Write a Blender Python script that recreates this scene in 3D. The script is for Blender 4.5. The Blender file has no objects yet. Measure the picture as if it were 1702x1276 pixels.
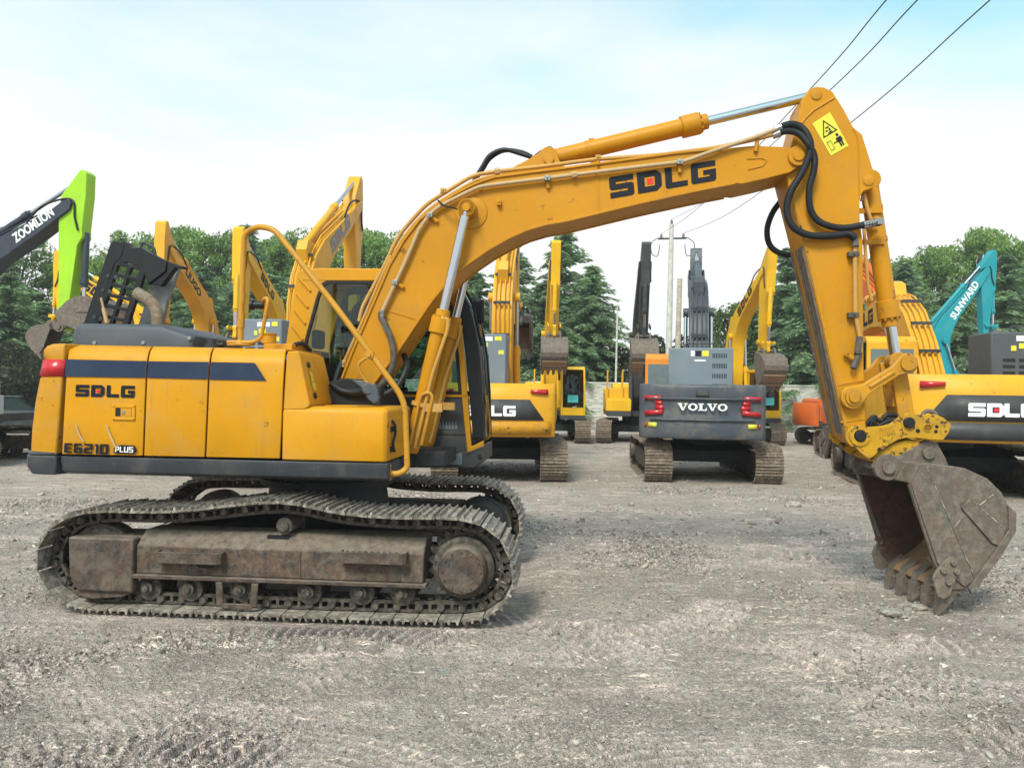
import bpy, bmesh, math, random
import numpy as np
from mathutils import Vector, Matrix, Euler
R = math.radians
random.seed(7)
scene = bpy.context.scene
COL = scene.collection

# ------------------------------------------------------------------ camera
CAM = Vector((0, 0, 2.0)); FPX = 1278.0; PW, PH = 1702, 1276
ROLL = R(0.85); PITCH = math.atan((648 - 638) / FPX)
_f = Vector((0, math.cos(PITCH), math.sin(PITCH)))
_u0 = Vector((0, -math.sin(PITCH), math.cos(PITCH))); _r0 = Vector((1, 0, 0))
_r = _r0 * math.cos(ROLL) + _u0 * math.sin(ROLL)
_u = _u0 * math.cos(ROLL) - _r0 * math.sin(ROLL)
cam_d = bpy.data.cameras.new('camera'); cam = bpy.data.objects.new('camera', cam_d); COL.objects.link(cam)
m = Matrix((_r, _u, -_f)).transposed().to_4x4(); m.translation = CAM
cam.matrix_world = m
cam_d.sensor_width = 36.0; cam_d.lens = 36.0 * FPX / PW
cam_d.clip_start = 0.1; cam_d.clip_end = 3000
scene.camera = cam

# ------------------------------------------------------------------ light
SUN_EL, SUN_AZ = 47.0, 203.0      # degrees; azimuth clockwise from +Y: behind the camera, a little left
world = bpy.data.worlds.new('World'); scene.world = world; world.use_nodes = True
wn = world.node_tree; wn.nodes.clear()
wo = wn.nodes.new('ShaderNodeOutputWorld'); bg = wn.nodes.new('ShaderNodeBackground'); bg.inputs['Strength'].default_value = 0.1
sky = wn.nodes.new('ShaderNodeTexSky'); sky.sky_type = 'NISHITA'; sky.sun_disc = False
sky.sun_elevation = R(SUN_EL); sky.sun_rotation = R(SUN_AZ); sky.air_density = 1.0; sky.dust_density = 1.5; sky.ozone_density = 1.0
tc = wn.nodes.new('ShaderNodeTexCoord'); mp = wn.nodes.new('ShaderNodeMapping'); mp.inputs['Scale'].default_value = (1.0, 1.0, 3.2)
nz = wn.nodes.new('ShaderNodeTexNoise'); nz.inputs['Scale'].default_value = 2.1; nz.inputs['Detail'].default_value = 6; nz.inputs['Roughness'].default_value = 0.5
sx = wn.nodes.new('ShaderNodeSeparateXYZ')
el = wn.nodes.new('ShaderNodeMapRange'); el.inputs['From Min'].default_value = 0.20; el.inputs['From Max'].default_value = 0.44
el.inputs['To Min'].default_value = 1.30; el.inputs['To Max'].default_value = 0.52; el.interpolation_type = 'SMOOTHSTEP'
cl = wn.nodes.new('ShaderNodeMapRange'); cl.inputs['From Min'].default_value = 0.35; cl.inputs['From Max'].default_value = 0.68
cl.inputs['To Min'].default_value = -0.26; cl.inputs['To Max'].default_value = 0.34
ad = wn.nodes.new('ShaderNodeMath'); ad.operation = 'ADD'; ad.use_clamp = True
mx = wn.nodes.new('ShaderNodeMixRGB'); mx.inputs['Color2'].default_value = (7.5, 7.6, 7.65, 1)
L_ = wn.links.new
L_(tc.outputs['Generated'], mp.inputs['Vector']); L_(mp.outputs['Vector'], nz.inputs['Vector']); L_(tc.outputs['Generated'], sx.inputs['Vector'])
L_(sx.outputs['Z'], el.inputs['Value']); L_(nz.outputs['Fac'], cl.inputs['Value']); L_(el.outputs['Result'], ad.inputs[0]); L_(cl.outputs['Result'], ad.inputs[1])
tint = wn.nodes.new('ShaderNodeMixRGB'); tint.blend_type = 'MULTIPLY'; tint.inputs['Fac'].default_value = 1.0; tint.inputs['Color2'].default_value = (1.2, 2.5, 1.9, 1)
L_(sky.outputs['Color'], tint.inputs['Color1'])
L_(tint.outputs['Color'], mx.inputs['Color1']); L_(ad.outputs['Value'], mx.inputs['Fac']); L_(mx.outputs['Color'], bg.inputs['Color']); L_(bg.outputs['Background'], wo.inputs['Surface'])
sun_d = bpy.data.lights.new('sun', 'SUN'); sun = bpy.data.objects.new('sun', sun_d); COL.objects.link(sun)
sun_d.energy = 2.7; sun_d.angle = R(18); sun_d.color = (1.0, 0.92, 0.82)
_sd = Vector((math.sin(R(SUN_AZ)) * math.cos(R(SUN_EL)), math.cos(R(SUN_AZ)) * math.cos(R(SUN_EL)), math.sin(R(SUN_EL))))
sun.rotation_euler = _sd.to_track_quat('Z', 'Y').to_euler(); sun.location = _sd * 60
scene.view_settings.view_transform = 'Standard'; scene.view_settings.look = 'None'
scene.view_settings.exposure = 0.50; scene.view_settings.gamma = 1.0; scene.view_settings.use_curve_mapping = False
scene.cycles.max_bounces = 6; scene.cycles.transparent_max_bounces = 12; scene.cycles.use_denoising = True

# ------------------------------------------------------------------ helpers
def ray(px, py):
    return _f + _r * ((px - PW / 2) / FPX) + _u * ((PH / 2 - py) / FPX)

class Frame:
    """A machine's own frame: x forward, y to its left, z up; sight() reads a size off the photograph in a vertical plane of it."""
    def __init__(s, loc, yaw):
        s.o = Vector((loc[0], loc[1], 0)); s.ex = Vector((math.cos(yaw), math.sin(yaw), 0)); s.ey = Vector((-math.sin(yaw), math.cos(yaw), 0)); s.yaw = yaw
    def sight(s, px, py, yl):
        d = ray(px, py); t = (yl - (CAM - s.o).dot(s.ey)) / d.dot(s.ey); p = CAM + d * t - s.o
        return Vector((p.dot(s.ex), yl, p.z))
    def xz(s, pts, yl):
        return [(v.x, v.z) for v in (s.sight(a, b, yl) for a, b in pts)]

def empty(name, loc=(0, 0, 0), rz=0.0, parent=None):
    o = bpy.data.objects.new(name, None); COL.objects.link(o); o.location = loc; o.rotation_euler = (0, 0, rz); o.empty_display_size = 0.3
    if parent: o.parent = parent
    return o

def tag(o, label=None, cat=None, group=None, kind=None):
    if label: o['label'] = label
    if cat: o['category'] = cat
    if group: o['group'] = group
    if kind: o['kind'] = kind
    return o

def copy_tree(o, parent=None):
    c = o.copy(); COL.objects.link(c)
    if parent: c.parent = parent
    for ch in o.children: copy_tree(ch, c)
    return c

class MB:
    def __init__(s): s.v = []; s.f = []; s.mi = []; s.cur = 0
    def add(s, vs, fs):
        b = len(s.v); s.v += [tuple(v) for v in vs]; s.f += [tuple(i + b for i in f) for f in fs]; s.mi += [s.cur] * len(fs); return s
    def hexa(s, p):   # 8 points: bottom ring 0-3, top ring 4-7
        return s.add(p, [(3, 2, 1, 0), (4, 5, 6, 7), (0, 1, 5, 4), (1, 2, 6, 5), (2, 3, 7, 6), (3, 0, 4, 7)])
    def box(s, x0, x1, y0, y1, z0, z1):
        return s.hexa([(x0, y0, z0), (x1, y0, z0), (x1, y1, z0), (x0, y1, z0), (x0, y0, z1), (x1, y0, z1), (x1, y1, z1), (x0, y1, z1)])
    def prism(s, poly, y0, y1):
        n = len(poly); a = sum(poly[i][0] * poly[(i + 1) % n][1] - poly[(i + 1) % n][0] * poly[i][1] for i in range(n))
        if a < 0: poly = poly[::-1]
        if y0 > y1: y0, y1 = y1, y0
        vs = [(x, y0, z) for x, z in poly] + [(x, y1, z) for x, z in poly]
        fs = [tuple(range(n)), tuple(range(2 * n - 1, n - 1, -1))] + [(i, i + n, (i + 1) % n + n, (i + 1) % n) for i in range(n)]
        return s.add(vs, fs)
    def plan(s, poly, z0, z1):    # polygon in x,y swept along z
        n = len(poly); a = sum(poly[i][0] * poly[(i + 1) % n][1] - poly[(i + 1) % n][0] * poly[i][1] for i in range(n))
        if a < 0: poly = poly[::-1]
        vs = [(x, y, z0) for x, y in poly] + [(x, y, z1) for x, y in poly]
        fs = [tuple(range(n - 1, -1, -1)), tuple(range(n, 2 * n))] + [(i, (i + 1) % n, (i + 1) % n + n, i + n) for i in range(n)]
        return s.add(vs, fs)
    def loft(s, rings, closed=True, caps=True):
        n = len(rings[0]); vs = [p for r in rings for p in r]; fs = []
        for k in range(len(rings) - 1):
            for i in range(n if closed else n - 1):
                j = (i + 1) % n; fs.append((k * n + i, k * n + j, (k + 1) * n + j, (k + 1) * n + i))
        if caps: fs += [tuple(range(n - 1, -1, -1)), tuple(range((len(rings) - 1) * n, len(rings) * n))]
        return s.add(vs, fs)
    def cyl(s, p0, p1, r0, r1=None, n=16):
        p0, p1 = Vector(p0), Vector(p1); r1 = r0 if r1 is None else r1; d = (p1 - p0).normalized()
        a = d.orthogonal().normalized(); b = d.cross(a)
        return s.loft([[p + (a * math.cos(2 * math.pi * i / n) + b * math.sin(2 * math.pi * i / n)) * r for i in range(n)] for p, r in ((p0, r0), (p1, r1))])
    def lathe(s, p0, axis, prof, n=24):   # prof: (distance along axis, radius)
        p0 = Vector(p0); d = Vector(axis).normalized(); a = d.orthogonal().normalized(); b = d.cross(a)
        return s.loft([[p0 + d * t + (a * math.cos(2 * math.pi * i / n) + b * math.sin(2 * math.pi * i / n)) * r for i in range(n)] for t, r in prof])
    def tube(s, pts, r, n=8, rings=False):
        pts = [Vector(p) for p in pts]; rr = []; a = None
        for i, p in enumerate(pts):
            d = (pts[min(i + 1, len(pts) - 1)] - pts[max(i - 1, 0)]).normalized()
            a = d.orthogonal().normalized() if a is None else (a - d * a.dot(d)).normalized()
            b = d.cross(a); q = r * (1.12 if rings and i % 2 else 1.0)
            rr.append([p + (a * math.cos(2 * math.pi * k / n) + b * math.sin(2 * math.pi * k / n)) * q for k in range(n)])
        return s.loft(rr)
    def build_each(s, name, mat, parent=None, bevel=0, smooth=38):   # every loose piece becomes a part of its own
        par = list(range(len(s.v)))
        def find(a):
            while par[a] != a: par[a] = par[par[a]]; a = par[a]
            return a
        for f in s.f:
            for q in f[1:]: par[find(q)] = find(f[0])
        groups = {}
        for f in s.f: groups.setdefault(find(f[0]), []).append(f)
        out = []
        for fs in groups.values():
            ids = sorted({i for f in fs for i in f}); mp_ = {i: k for k, i in enumerate(ids)}; g = MB(); g.add([s.v[i] for i in ids], [tuple(mp_[i] for i in f) for f in fs]); out.append(g.build(name, mat, parent, bevel, smooth))
        return out
    def build(s, name, mat, parent=None, bevel=0, smooth=38, seg=2):
        me = bpy.data.meshes.new(name); me.from_pydata(s.v, [], s.f)
        for mm in (mat if isinstance(mat, (list, tuple)) else [mat]): me.materials.append(mm)
        if any(s.mi): me.polygons.foreach_set('material_index', s.mi)
        bm = bmesh.new(); bm.from_mesh(me); bmesh.ops.recalc_face_normals(bm, faces=bm.faces[:]); bm.to_mesh(me); bm.free()
        me.polygons.foreach_set('use_smooth', [True] * len(me.polygons)); me.set_sharp_from_angle(angle=R(smooth)); me.update()
        o = bpy.data.objects.new(name, me); COL.objects.link(o)
        if parent: o.parent = parent
        if bevel:
            b = o.modifiers.new('edge', 'BEVEL'); b.width = bevel; b.segments = seg; b.limit_method = 'ANGLE'; b.angle_limit = R(35)
        return o

def smooth_path(pts, per=6, closed=False):
    pts = [Vector(p) for p in pts]; n = len(pts); out = []
    for i in range(n if closed else n - 1):
        if closed: p0, p1, p2, p3 = (pts[(i + k) % n] for k in (-1, 0, 1, 2))
        else: p0, p1, p2, p3 = pts[max(i - 1, 0)], pts[i], pts[i + 1], pts[min(i + 2, n - 1)]
        for k in range(per):
            t = k / per
            out.append(0.5 * ((2 * p1) + (p2 - p0) * t + (2 * p0 - 5 * p1 + 4 * p2 - p3) * t * t + (3 * p1 - p0 - 3 * p2 + p3) * t ** 3))
    if not closed: out.append(pts[-1])
    return out

def round_path(pts, r, n=5):   # polyline with rounded corners
    pts = [Vector(p) for p in pts]; out = [pts[0]]
    for i in range(1, len(pts) - 1):
        a, b, c = pts[i - 1], pts[i], pts[i + 1]; d1 = (a - b); d2 = (c - b); k = min(r, d1.length * .45, d2.length * .45)
        s_, e_ = b + d1.normalized() * k, b + d2.normalized() * k
        for j in range(n + 1):
            t = j / n; out.append(s_ * (1 - t) ** 2 + b * 2 * t * (1 - t) + e_ * t * t)
    return out + [pts[-1]]

# ------------------------------------------------------------------ materials
class NT:
    def __init__(s, name):
        s.m = bpy.data.materials.new(name); s.m.use_nodes = True; s.t = s.m.node_tree; s.t.nodes.clear()
        s.out = s.t.nodes.new('ShaderNodeOutputMaterial'); s.p = s.t.nodes.new('ShaderNodeBsdfPrincipled'); s.t.links.new(s.p.outputs[0], s.out.inputs[0])
    def n(s, ty, **kw):
        nd = s.t.nodes.new('ShaderNode' + ty)
        for k, v in kw.items():
            if k in nd.inputs: s.set(nd.inputs[k], v)
            else: setattr(nd, k, v)
        return nd
    def set(s, sock, v):
        if isinstance(v, bpy.types.NodeSocket): s.t.links.new(v, sock)
        elif isinstance(v, (tuple, list)) and len(v) == 3 and sock.type == 'RGBA': sock.default_value = (*v, 1)
        else: sock.default_value = v
    def coord(s, scale=(1, 1, 1), rot=(0, 0, 0), rnd=True):
        c = s.n('TexCoord').outputs['Object']
        if rnd:
            oi = s.n('ObjectInfo'); mu = s.n('Math', operation='MULTIPLY'); s.set(mu.inputs[0], oi.outputs['Random']); mu.inputs[1].default_value = 31.7
            va = s.n('VectorMath', operation='ADD'); s.set(va.inputs[0], c); s.set(va.inputs[1], mu.outputs[0]); c = va.outputs[0]
        mp = s.n('Mapping', Scale=scale, Rotation=rot); s.set(mp.inputs['Vector'], c); return mp.outputs[0]
    def noise(s, vec, scale, detail=4, rough=.55, dist=0.0):
        return s.n('TexNoise', Vector=vec, Scale=scale, Detail=detail, Roughness=rough, Distortion=dist).outputs['Fac']
    def ramp(s, v, a, b, lo=0.0, hi=1.0):
        return s.n('MapRange', Value=v, **{'From Min': a, 'From Max': b, 'To Min': lo, 'To Max': hi}).outputs['Result']
    def mix(s, fac, a, b, mode='MIX'):
        nd = s.n('MixRGB', blend_type=mode); s.set(nd.inputs['Fac'], fac); s.set(nd.inputs['Color1'], a); s.set(nd.inputs['Color2'], b); return nd.outputs['Color']
    def mul(s, a, b):
        nd = s.n('Math', operation='MULTIPLY'); s.set(nd.inputs[0], a); s.set(nd.inputs[1], b); return nd.outputs[0]
    def bump(s, h, strength=.3, dist=.01):
        s.set(s.p.inputs['Normal'], s.n('Bump', Height=h, Strength=strength, Distance=dist).outputs[0])
    def fin(s, col, rough=.5, metal=0.0, spec=.5):
        s.set(s.p.inputs['Base Color'], col); s.set(s.p.inputs['Roughness'], rough); s.p.inputs['Metallic'].default_value = metal; s.p.inputs['Specular IOR Level'].default_value = spec
        return s.m

def paint(name, rgb, rough=.38, dirt=.35, dirt_col=(.23, .19, .14), chips=.0, scale=1.0, rust=(.10, .045, .02), spec=.24, scr=.12):
    t = NT(name); c = t.coord((scale,) * 3)
    tone = t.ramp(t.noise(c, 1.1, 5), .3, .7, .86, 1.06)
    col = t.mix(1.0, rgb, t.n('CombineColor', Red=tone, Green=tone, Blue=tone).outputs[0], 'MULTIPLY')
    sc = t.coord((1.2 * scale, 1.2 * scale, 22 * scale), (0.0, .5, 0.0)); line = t.ramp(t.noise(sc, 2.2, 3, .6), .66, .72)
    brk = t.ramp(t.noise(c, 3.1, 2), .52, .6); col = t.mix(t.mul(t.mul(line, brk), scr), col, tuple(min(1, v * 1.35 + .05) for v in rgb))
    d1 = t.ramp(t.noise(c, 2.3, 9, .68), .50, .74); col = t.mix(t.mul(d1, dirt), col, dirt_col)
    spk = t.ramp(t.noise(c, 38, 3, .6), .64, .72); col = t.mix(t.mul(spk, dirt * .8), col, tuple(v * .45 for v in dirt_col))
    dr = t.coord((7 * scale, 7 * scale, .55 * scale)); col = t.mix(t.mul(t.mul(t.ramp(t.noise(dr, 1.6, 4, .6), .56, .70), t.ramp(t.noise(c, 1.7, 3), .42, .62)), min(1, dirt * 1.5)), col, tuple(a_ * .35 + b_ * .4 for a_, b_ in zip(rgb, dirt_col)))
    sm = t.ramp(t.noise(c, 1.9, 7, .62, .8), .54, .66); col = t.mix(t.mul(sm, dirt * 1.1), col, tuple(a_ * .55 + b_ * .5 for a_, b_ in zip(rgb, dirt_col)))
    if chips:
        ch = t.ramp(t.noise(c, 6.5, 7, .72), .66 - .12 * chips, .70 - .12 * chips); col = t.mix(t.mul(ch, min(1, .5 + chips)), col, rust)
    t.bump(t.noise(c, 3.2, 5, .5), .10, .03)
    return t.fin(col, t.ramp(d1, 0, 1, rough, min(1, rough + .3)), 0, spec)

def plain(name, rgb, rough=.5, metal=0.0, spec=.3, var=.12, scale=6):
    t = NT(name); c = t.coord(); k = t.ramp(t.noise(c, scale, 5), .3, .7, 1 - var, 1 + var)
    return t.fin(t.mix(1.0, rgb, t.n('CombineColor', Red=k, Green=k, Blue=k).outputs[0], 'MULTIPLY'), rough, metal, spec)

def steel(name, dark, rust, dust, dustf=.5, rough=.75, scale=1.0, top=0.0):
    t = NT(name); c = t.coord((scale,) * 3)
    col = t.mix(t.ramp(t.noise(c, 7.0, 9, .72), .38, .62), dark, rust)
    col = t.mix(t.mul(t.ramp(t.noise(c, 6.5, 10, .76, .4), .47, .60), dustf), col, dust)
    col = t.mix(t.ramp(t.noise(c, 45, 3), .62, .72, 0, .55), col, tuple(v * .5 for v in dark))
    if top:      # dust lies on what faces up
        nz_ = t.n('SeparateXYZ'); t.set(nz_.inputs[0], t.n('NewGeometry').outputs['Normal']); col = t.mix(t.mul(t.ramp(nz_.outputs[2], .25, .75), t.ramp(t.noise(c, 9, 7, .75), .35, .62, top * .15, top)), col, tuple(v * 1.15 for v in dust))
    st = t.coord((14 * scale, 14 * scale, 1.2 * scale)); col = t.mix(t.ramp(t.noise(st, 2.0, 3), .60, .75, 0, .3), col, dust)
    t.bump(t.noise(c, 26, 7, .7), .35, .012)
    return t.fin(col, rough, .0, .35)

M = {}
M['yellow'] = paint('yellow_paint', (.59, .264, .005), .46, .38, (.33, .22, .11), .16, 1.0)
M['yellow_cw'] = paint('yellow_counterweight_paint', (.51, .228, .007), .52, .65, (.34, .22, .11), .30, 1.3)
M['yellow_boom'] = paint('yellow_boom_paint', (.51, .218, .004), .45, .30, (.26, .16, .07), .22, .9)
M['yellow_worn'] = paint('yellow_worn_paint', (.52, .24, .013), .45, .5, (.20, .14, .08), .55, 1.6, (.055, .035, .022))
M['yellow_coupler'] = paint('yellow_coupler_paint', (.50, .265, .012), .5, .6, (.15, .10, .055), .85, 2.4, (.05, .032, .022))
M['yellow_far'] = paint('yellow_far_paint', (.70, .34, .018), .40, .28, (.33, .24, .14), .18, 1.0)
M['yellow_bright'] = paint('yellow_bright_paint', (.76, .42, .012), .40, .22, (.33, .25, .14), .12, 1.0)
M['dark'] = paint('dark_grey_paint', (.040, .045, .056), .42, .30, (.13, .12, .11), .10, 1.2, (.12, .09, .07))
M['dark_skirt'] = paint('dark_skirt_paint', (.040, .045, .055), .42, .35, (.15, .13, .11), .25, 1.4, (.13, .11, .09), scr=.9)
M['cover'] = paint('dark_cover_plastic', (.062, .072, .090), .5, .25, (.16, .15, .14), .0, 1.2)
M['black'] = plain('black_plastic', (.012, .013, .016), .42)
M['matt_black'] = plain('matt_black_steel', (.016, .017, .019), .75)
M['rubber'] = plain('hose_rubber', (.013, .014, .017), .5)
M['hose_old'] = plain('dusty_hose', (.085, .075, .065), .7, var=.4, scale=14)
M['pipe'] = paint('pipe_paint', (.50, .27, .06), .42, .4, (.33, .27, .2), .2, 3.0)
M['pipe_tan'] = paint('pipe_tan_paint', (.46, .31, .16), .45, .4, (.36, .31, .25), .15, 3.0)
M['rail'] = paint('handrail_paint', (.50, .24, .022), .42, .3, (.26, .17, .08), .35, 3.0)
M['chrome'] = plain('chrome_rod', (.55, .58, .62), .10, 1.0, var=.04)
M['bolt'] = plain('zinc_bolt', (.30, .30, .30), .45, .7)
M['red'] = plain('red_lens', (.45, .012, .018), .22, 0, .6)
M['decal_black'] = plain('black_decal', (.006, .007, .014), .6, spec=.25)
M['decal_blue'] = paint('stripe_decal', (.016, .030, .070), .5, .12, (.10, .11, .14), .0, 1.5, spec=.3)
M['decal_red'] = plain('red_decal', (.62, .03, .035), .4)
M['decal_white'] = plain('white_decal', (.78, .79, .80), .4)
M['decal_yellow'] = plain('yellow_decal', (.66, .60, .06), .45)
M['decal_teal'] = plain('teal_decal', (.10, .55, .55), .45)
M['track'] = steel('track_steel', (.085, .074, .064), (.15, .122, .10), (.42, .375, .33), .85, .55, 2.2, .3)
M['track_dark'] = steel('track_link_steel', (.035, .030, .027), (.075, .058, .046), (.19, .165, .14), .5, .7, 3)
M['frame'] = steel('track_frame_steel', (.036, .031, .030), (.105, .064, .046), (.20, .165, .14), .38, .75, 1.2, .7)
M['mud'] = steel('muddy_frame_steel', (.040, .034, .032), (.130, .078, .052), (.22, .185, .155), .38, .85, 1.6, .6)
M['under'] = paint('undercarriage_paint', (.024, .026, .030), .6, .3, (.10, .09, .08), 0, 1.2)
M['bucket'] = steel('bucket_steel', (.100, .084, .075), (.145, .104, .082), (.25, .215, .188), .5, .6, 1.6)
M['bucket_in'] = steel('bucket_inner_steel', (.060, .034, .026), (.11, .052, .032), (.17, .11, .08), .3, .8, 1.3)
M['track_rust'] = steel('rusty_track_steel', (.10, .078, .062), (.17, .115, .08), (.36, .30, .24), .7, .65, 2.2)
M['bucket_floor'] = steel('bucket_floor_steel', (.22, .125, .072), (.34, .19, .10), (.36, .26, .18), .4, .8, 1.6)
M['tooth'] = steel('tooth_steel', (.11, .095, .085), (.17, .12, .09), (.28, .24, .20), .5, .6, 3)
M['exhaust'] = steel('exhaust_steel', (.16, .13, .10), (.20, .12, .06), (.30, .28, .24), .6, .7, 3)
M['foam'] = plain('grey_insulation', (.24, .245, .255), .9, var=.25, scale=9)
M['volvo'] = paint('slate_grey_paint', (.072, .084, .108), .42, .60, (.25, .20, .14), .0, 1.0)
M['hood_grey'] = paint('hood_grey_paint', (.17, .20, .245), .45, .2, (.26, .25, .23), 0, 1.0)
M['charcoal'] = paint('charcoal_paint', (.050, .052, .056), .45, .3, (.17, .15, .13), 0, 1.0)
M['hood_dark'] = paint('dark_slate_hood_paint', (.075, .083, .098), .45, .2, (.15, .15, .15), 0, 1.0)
M['slate_boom'] = paint('slate_boom_paint', (.060, .070, .088), .4, .25, (.17, .16, .15), 0, 1.0)
M['lime'] = paint('lime_paint', (.32, .60, .025), .4, .25, (.30, .22, .13), .0, 1.0)
M['zoom'] = paint('graphite_boom_paint', (.040, .048, .070), .38, .2, (.15, .15, .15), 0, 1.0)
M['pale'] = paint('pale_grey_paint', (.52, .54, .57), .42, .3, (.35, .31, .26), 0, 1.0)
M['orange'] = paint('orange_paint', (.62, .125, .022), .42, .3, (.33, .2, .12), .1, 1.0)
M['teal'] = paint('teal_paint', (.010, .27, .33), .38, .2, (.2, .25, .24), .0, 1.0)
def glass(name, tint, gl=.75):
    t = NT(name); t.t.nodes.remove(t.p); tr = t.n('BsdfTransparent', Color=tint); g = t.n('BsdfGlossy', Color=(gl, gl, gl), Roughness=.03)
    fr = t.n('Fresnel', IOR=1.5); mxs = t.n('MixShader'); t.t.links.new(fr.outputs[0], mxs.inputs[0]); t.t.links.new(tr.outputs[0], mxs.inputs[1]); t.t.links.new(g.outputs[0], mxs.inputs[2])
    t.t.links.new(mxs.outputs[0], t.out.inputs[0]); return t.m
M['cab_orange'] = paint('orange_cab_paint', (.72, .24, .03), .42, .25, (.33, .22, .13), .05, 1.0)
M['glass'] = glass('cab_glass', (.66, .78, .75), .9)
M['glass_dark'] = glass('dark_glass', (.28, .36, .36), .9)
M['glass_rear'] = plain('reflecting_glass', (.10, .13, .14), .06, 0, .9)
# ------------------------------------------------------------------ lettering (flat print or thin raised letters)
def _q(*r): return [[(x0, y0), (x1, y0), (x1, y1), (x0, y1)] for x0, y0, x1, y1 in r]
GLYPH = {   # wide block capitals: (width, list of convex pieces)
 'S': (1.12, [[(.0, .0), (1.02, .0), (1.12, .09), (1.12, .27), (.0, .27)], _q((.82, .27, 1.12, .37))[0], [(.0, .46), (.09, .37), (1.12, .37), (1.12, .55), (1.03, .63), (.0, .63)], _q((.0, .63, .30, .73))[0], [(.0, .73), (1.12, .73), (1.12, 1), (.09, 1), (.0, .91)]]),
 'D': (1.12, [_q((.0, .0, .34, 1))[0], [(.34, .0), (.88, .0), (1.12, .22), (1.12, .28), (.34, .28)], [(.34, .72), (1.12, .72), (1.12, .78), (.88, 1), (.34, 1)], _q((.80, .28, 1.12, .72))[0]]),
 'L': (1.02, [_q((.0, .27, .32, 1))[0], [(.0, .09), (.09, .0), (1.02, .0), (1.02, .27), (.0, .27)]]),
 'G': (1.14, [[(.0, .09), (.09, .0), (1.05, .0), (1.14, .09), (1.14, .27), (.0, .27)], _q((.0, .27, .32, .73))[0], [(.0, .73), (1.12, .73), (1.12, 1), (.09, 1), (.0, .91)], _q((.84, .27, 1.14, .36), (.56, .36, 1.14, .60))[0], _q((.56, .36, 1.14, .60))[0]]),
 'E': (.62, _q((.0, .0, .22, 1), (.22, .0, .62, .20), (.22, .40, .60, .60), (.22, .80, .62, 1))),
 '6': (.66, _q((.0, .0, .22, 1), (.22, .0, .44, .20), (.22, .40, .44, .60), (.22, .80, .62, 1), (.44, .0, .66, .60))),
 '2': (.66, _q((.0, .0, .66, .20), (.0, .20, .22, .60), (.22, .40, .66, .60), (.44, .60, .66, 1), (.0, .80, .44, 1))),
 '1': (.30, _q((.13, .0, .30, 1), (.0, .80, .13, .95))),
 '0': (.66, _q((.0, .0, .22, 1), (.44, .0, .66, 1), (.22, .0, .44, .20), (.22, .80, .44, 1))),
 'P': (.60, _q((.0, .0, .17, 1), (.17, .84, .60, 1), (.17, .36, .60, .52), (.43, .52, .60, .84))),
 'U': (.64, _q((.0, .0, .17, 1), (.47, .0, .64, 1), (.17, .0, .47, .16))),
 'l': (.55, _q((.0, .0, .17, 1), (.17, .0, .55, .16))),
 's': (.62, _q((.0, .0, .62, .16), (.45, .16, .62, .42), (.0, .42, .62, .58), (.0, .58, .17, .84), (.0, .84, .62, 1))),
}
_ring = lambda k, n=22: [[(.52 + a * math.cos(t0), .5 + b * math.sin(t0)) for t0, a, b in ((2 * math.pi * i / n, .52, .5), (2 * math.pi * (i + 1) / n, .52, .5), (2 * math.pi * (i + 1) / n, .27, .34), (2 * math.pi * i / n, .27, .34))] for i in range(n)]
GLYPH['V_'] = (1.10, [[(.10, .88), (.42, .88), (.66, .0), (.48, .0)], [(.66, .0), (.60, .24), (.86, .88), (.98, .88)], _q((.0, .88, .52, 1))[0], _q((.70, .88, 1.10, 1))[0]])
GLYPH['O_'] = (1.04, _ring(0))
GLYPH['L_'] = (.92, [_q((.16, .12, .46, .88))[0], _q((.0, .88, .62, 1))[0], [(.0, .0), (.92, .0), (.92, .12), (.0, .12)], [(.78, .12), (.92, .12), (.92, .40), (.86, .40)]])
def lay(pieces, corner, mat, name, parent, depth=0.0):
    """pieces in the unit square -> corners (bottom left, bottom right, top right, top left)"""
    a, b, c, d = (Vector(v) for v in corner); nrm = (b - a).cross(d - a).normalized(); mb = MB()
    for pc in pieces:
        pts = [a * (1 - u) * (1 - v) + b * u * (1 - v) + c * u * v + d * (1 - u) * v for u, v in pc]
        if depth:
            n = len(pts); mb.add([p for p in pts] + [p + nrm * depth for p in pts], [tuple(range(n - 1, -1, -1)), tuple(range(n, 2 * n))] + [(i, (i + 1) % n, (i + 1) % n + n, i + n) for i in range(n)])
        else: mb.add(pts, [tuple(range(len(pts)))])
    o = mb.build(name, mat, parent); return o
def word(chars, gap=.16):
    x = 0; out = []; cells = []
    for ch in chars:
        w, pcs = GLYPH[ch]
        if ch == 'G': pcs = pcs[:3] + [_q((.84, .27, 1.14, .36))[0], _q((.56, .36, 1.14, .60))[0]]
        out += [[(x + u, v) for u, v in pc] for pc in pcs]; cells.append((x, w)); x += w + gap
    W = x - gap
    return [[(u / W, v) for u, v in pc] for pc in out], [(c / W, w / W) for c, w in cells]
def brand(chars, corner, mat, parent, depth=0.0, dot=True, name='lettering', gap=.16):
    pcs, cells = word(chars, gap); o = lay(pcs, corner, mat, name, parent, depth)
    if dot and 'D' in chars:
        x, w = cells[chars.index('D')]; q = lay([[(x + w * .40, .36), (x + w * .66, .36), (x + w * .66, .64), (x + w * .40, .64)]], corner, M['decal_red'], 'red_square', parent, depth)
    return o
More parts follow.
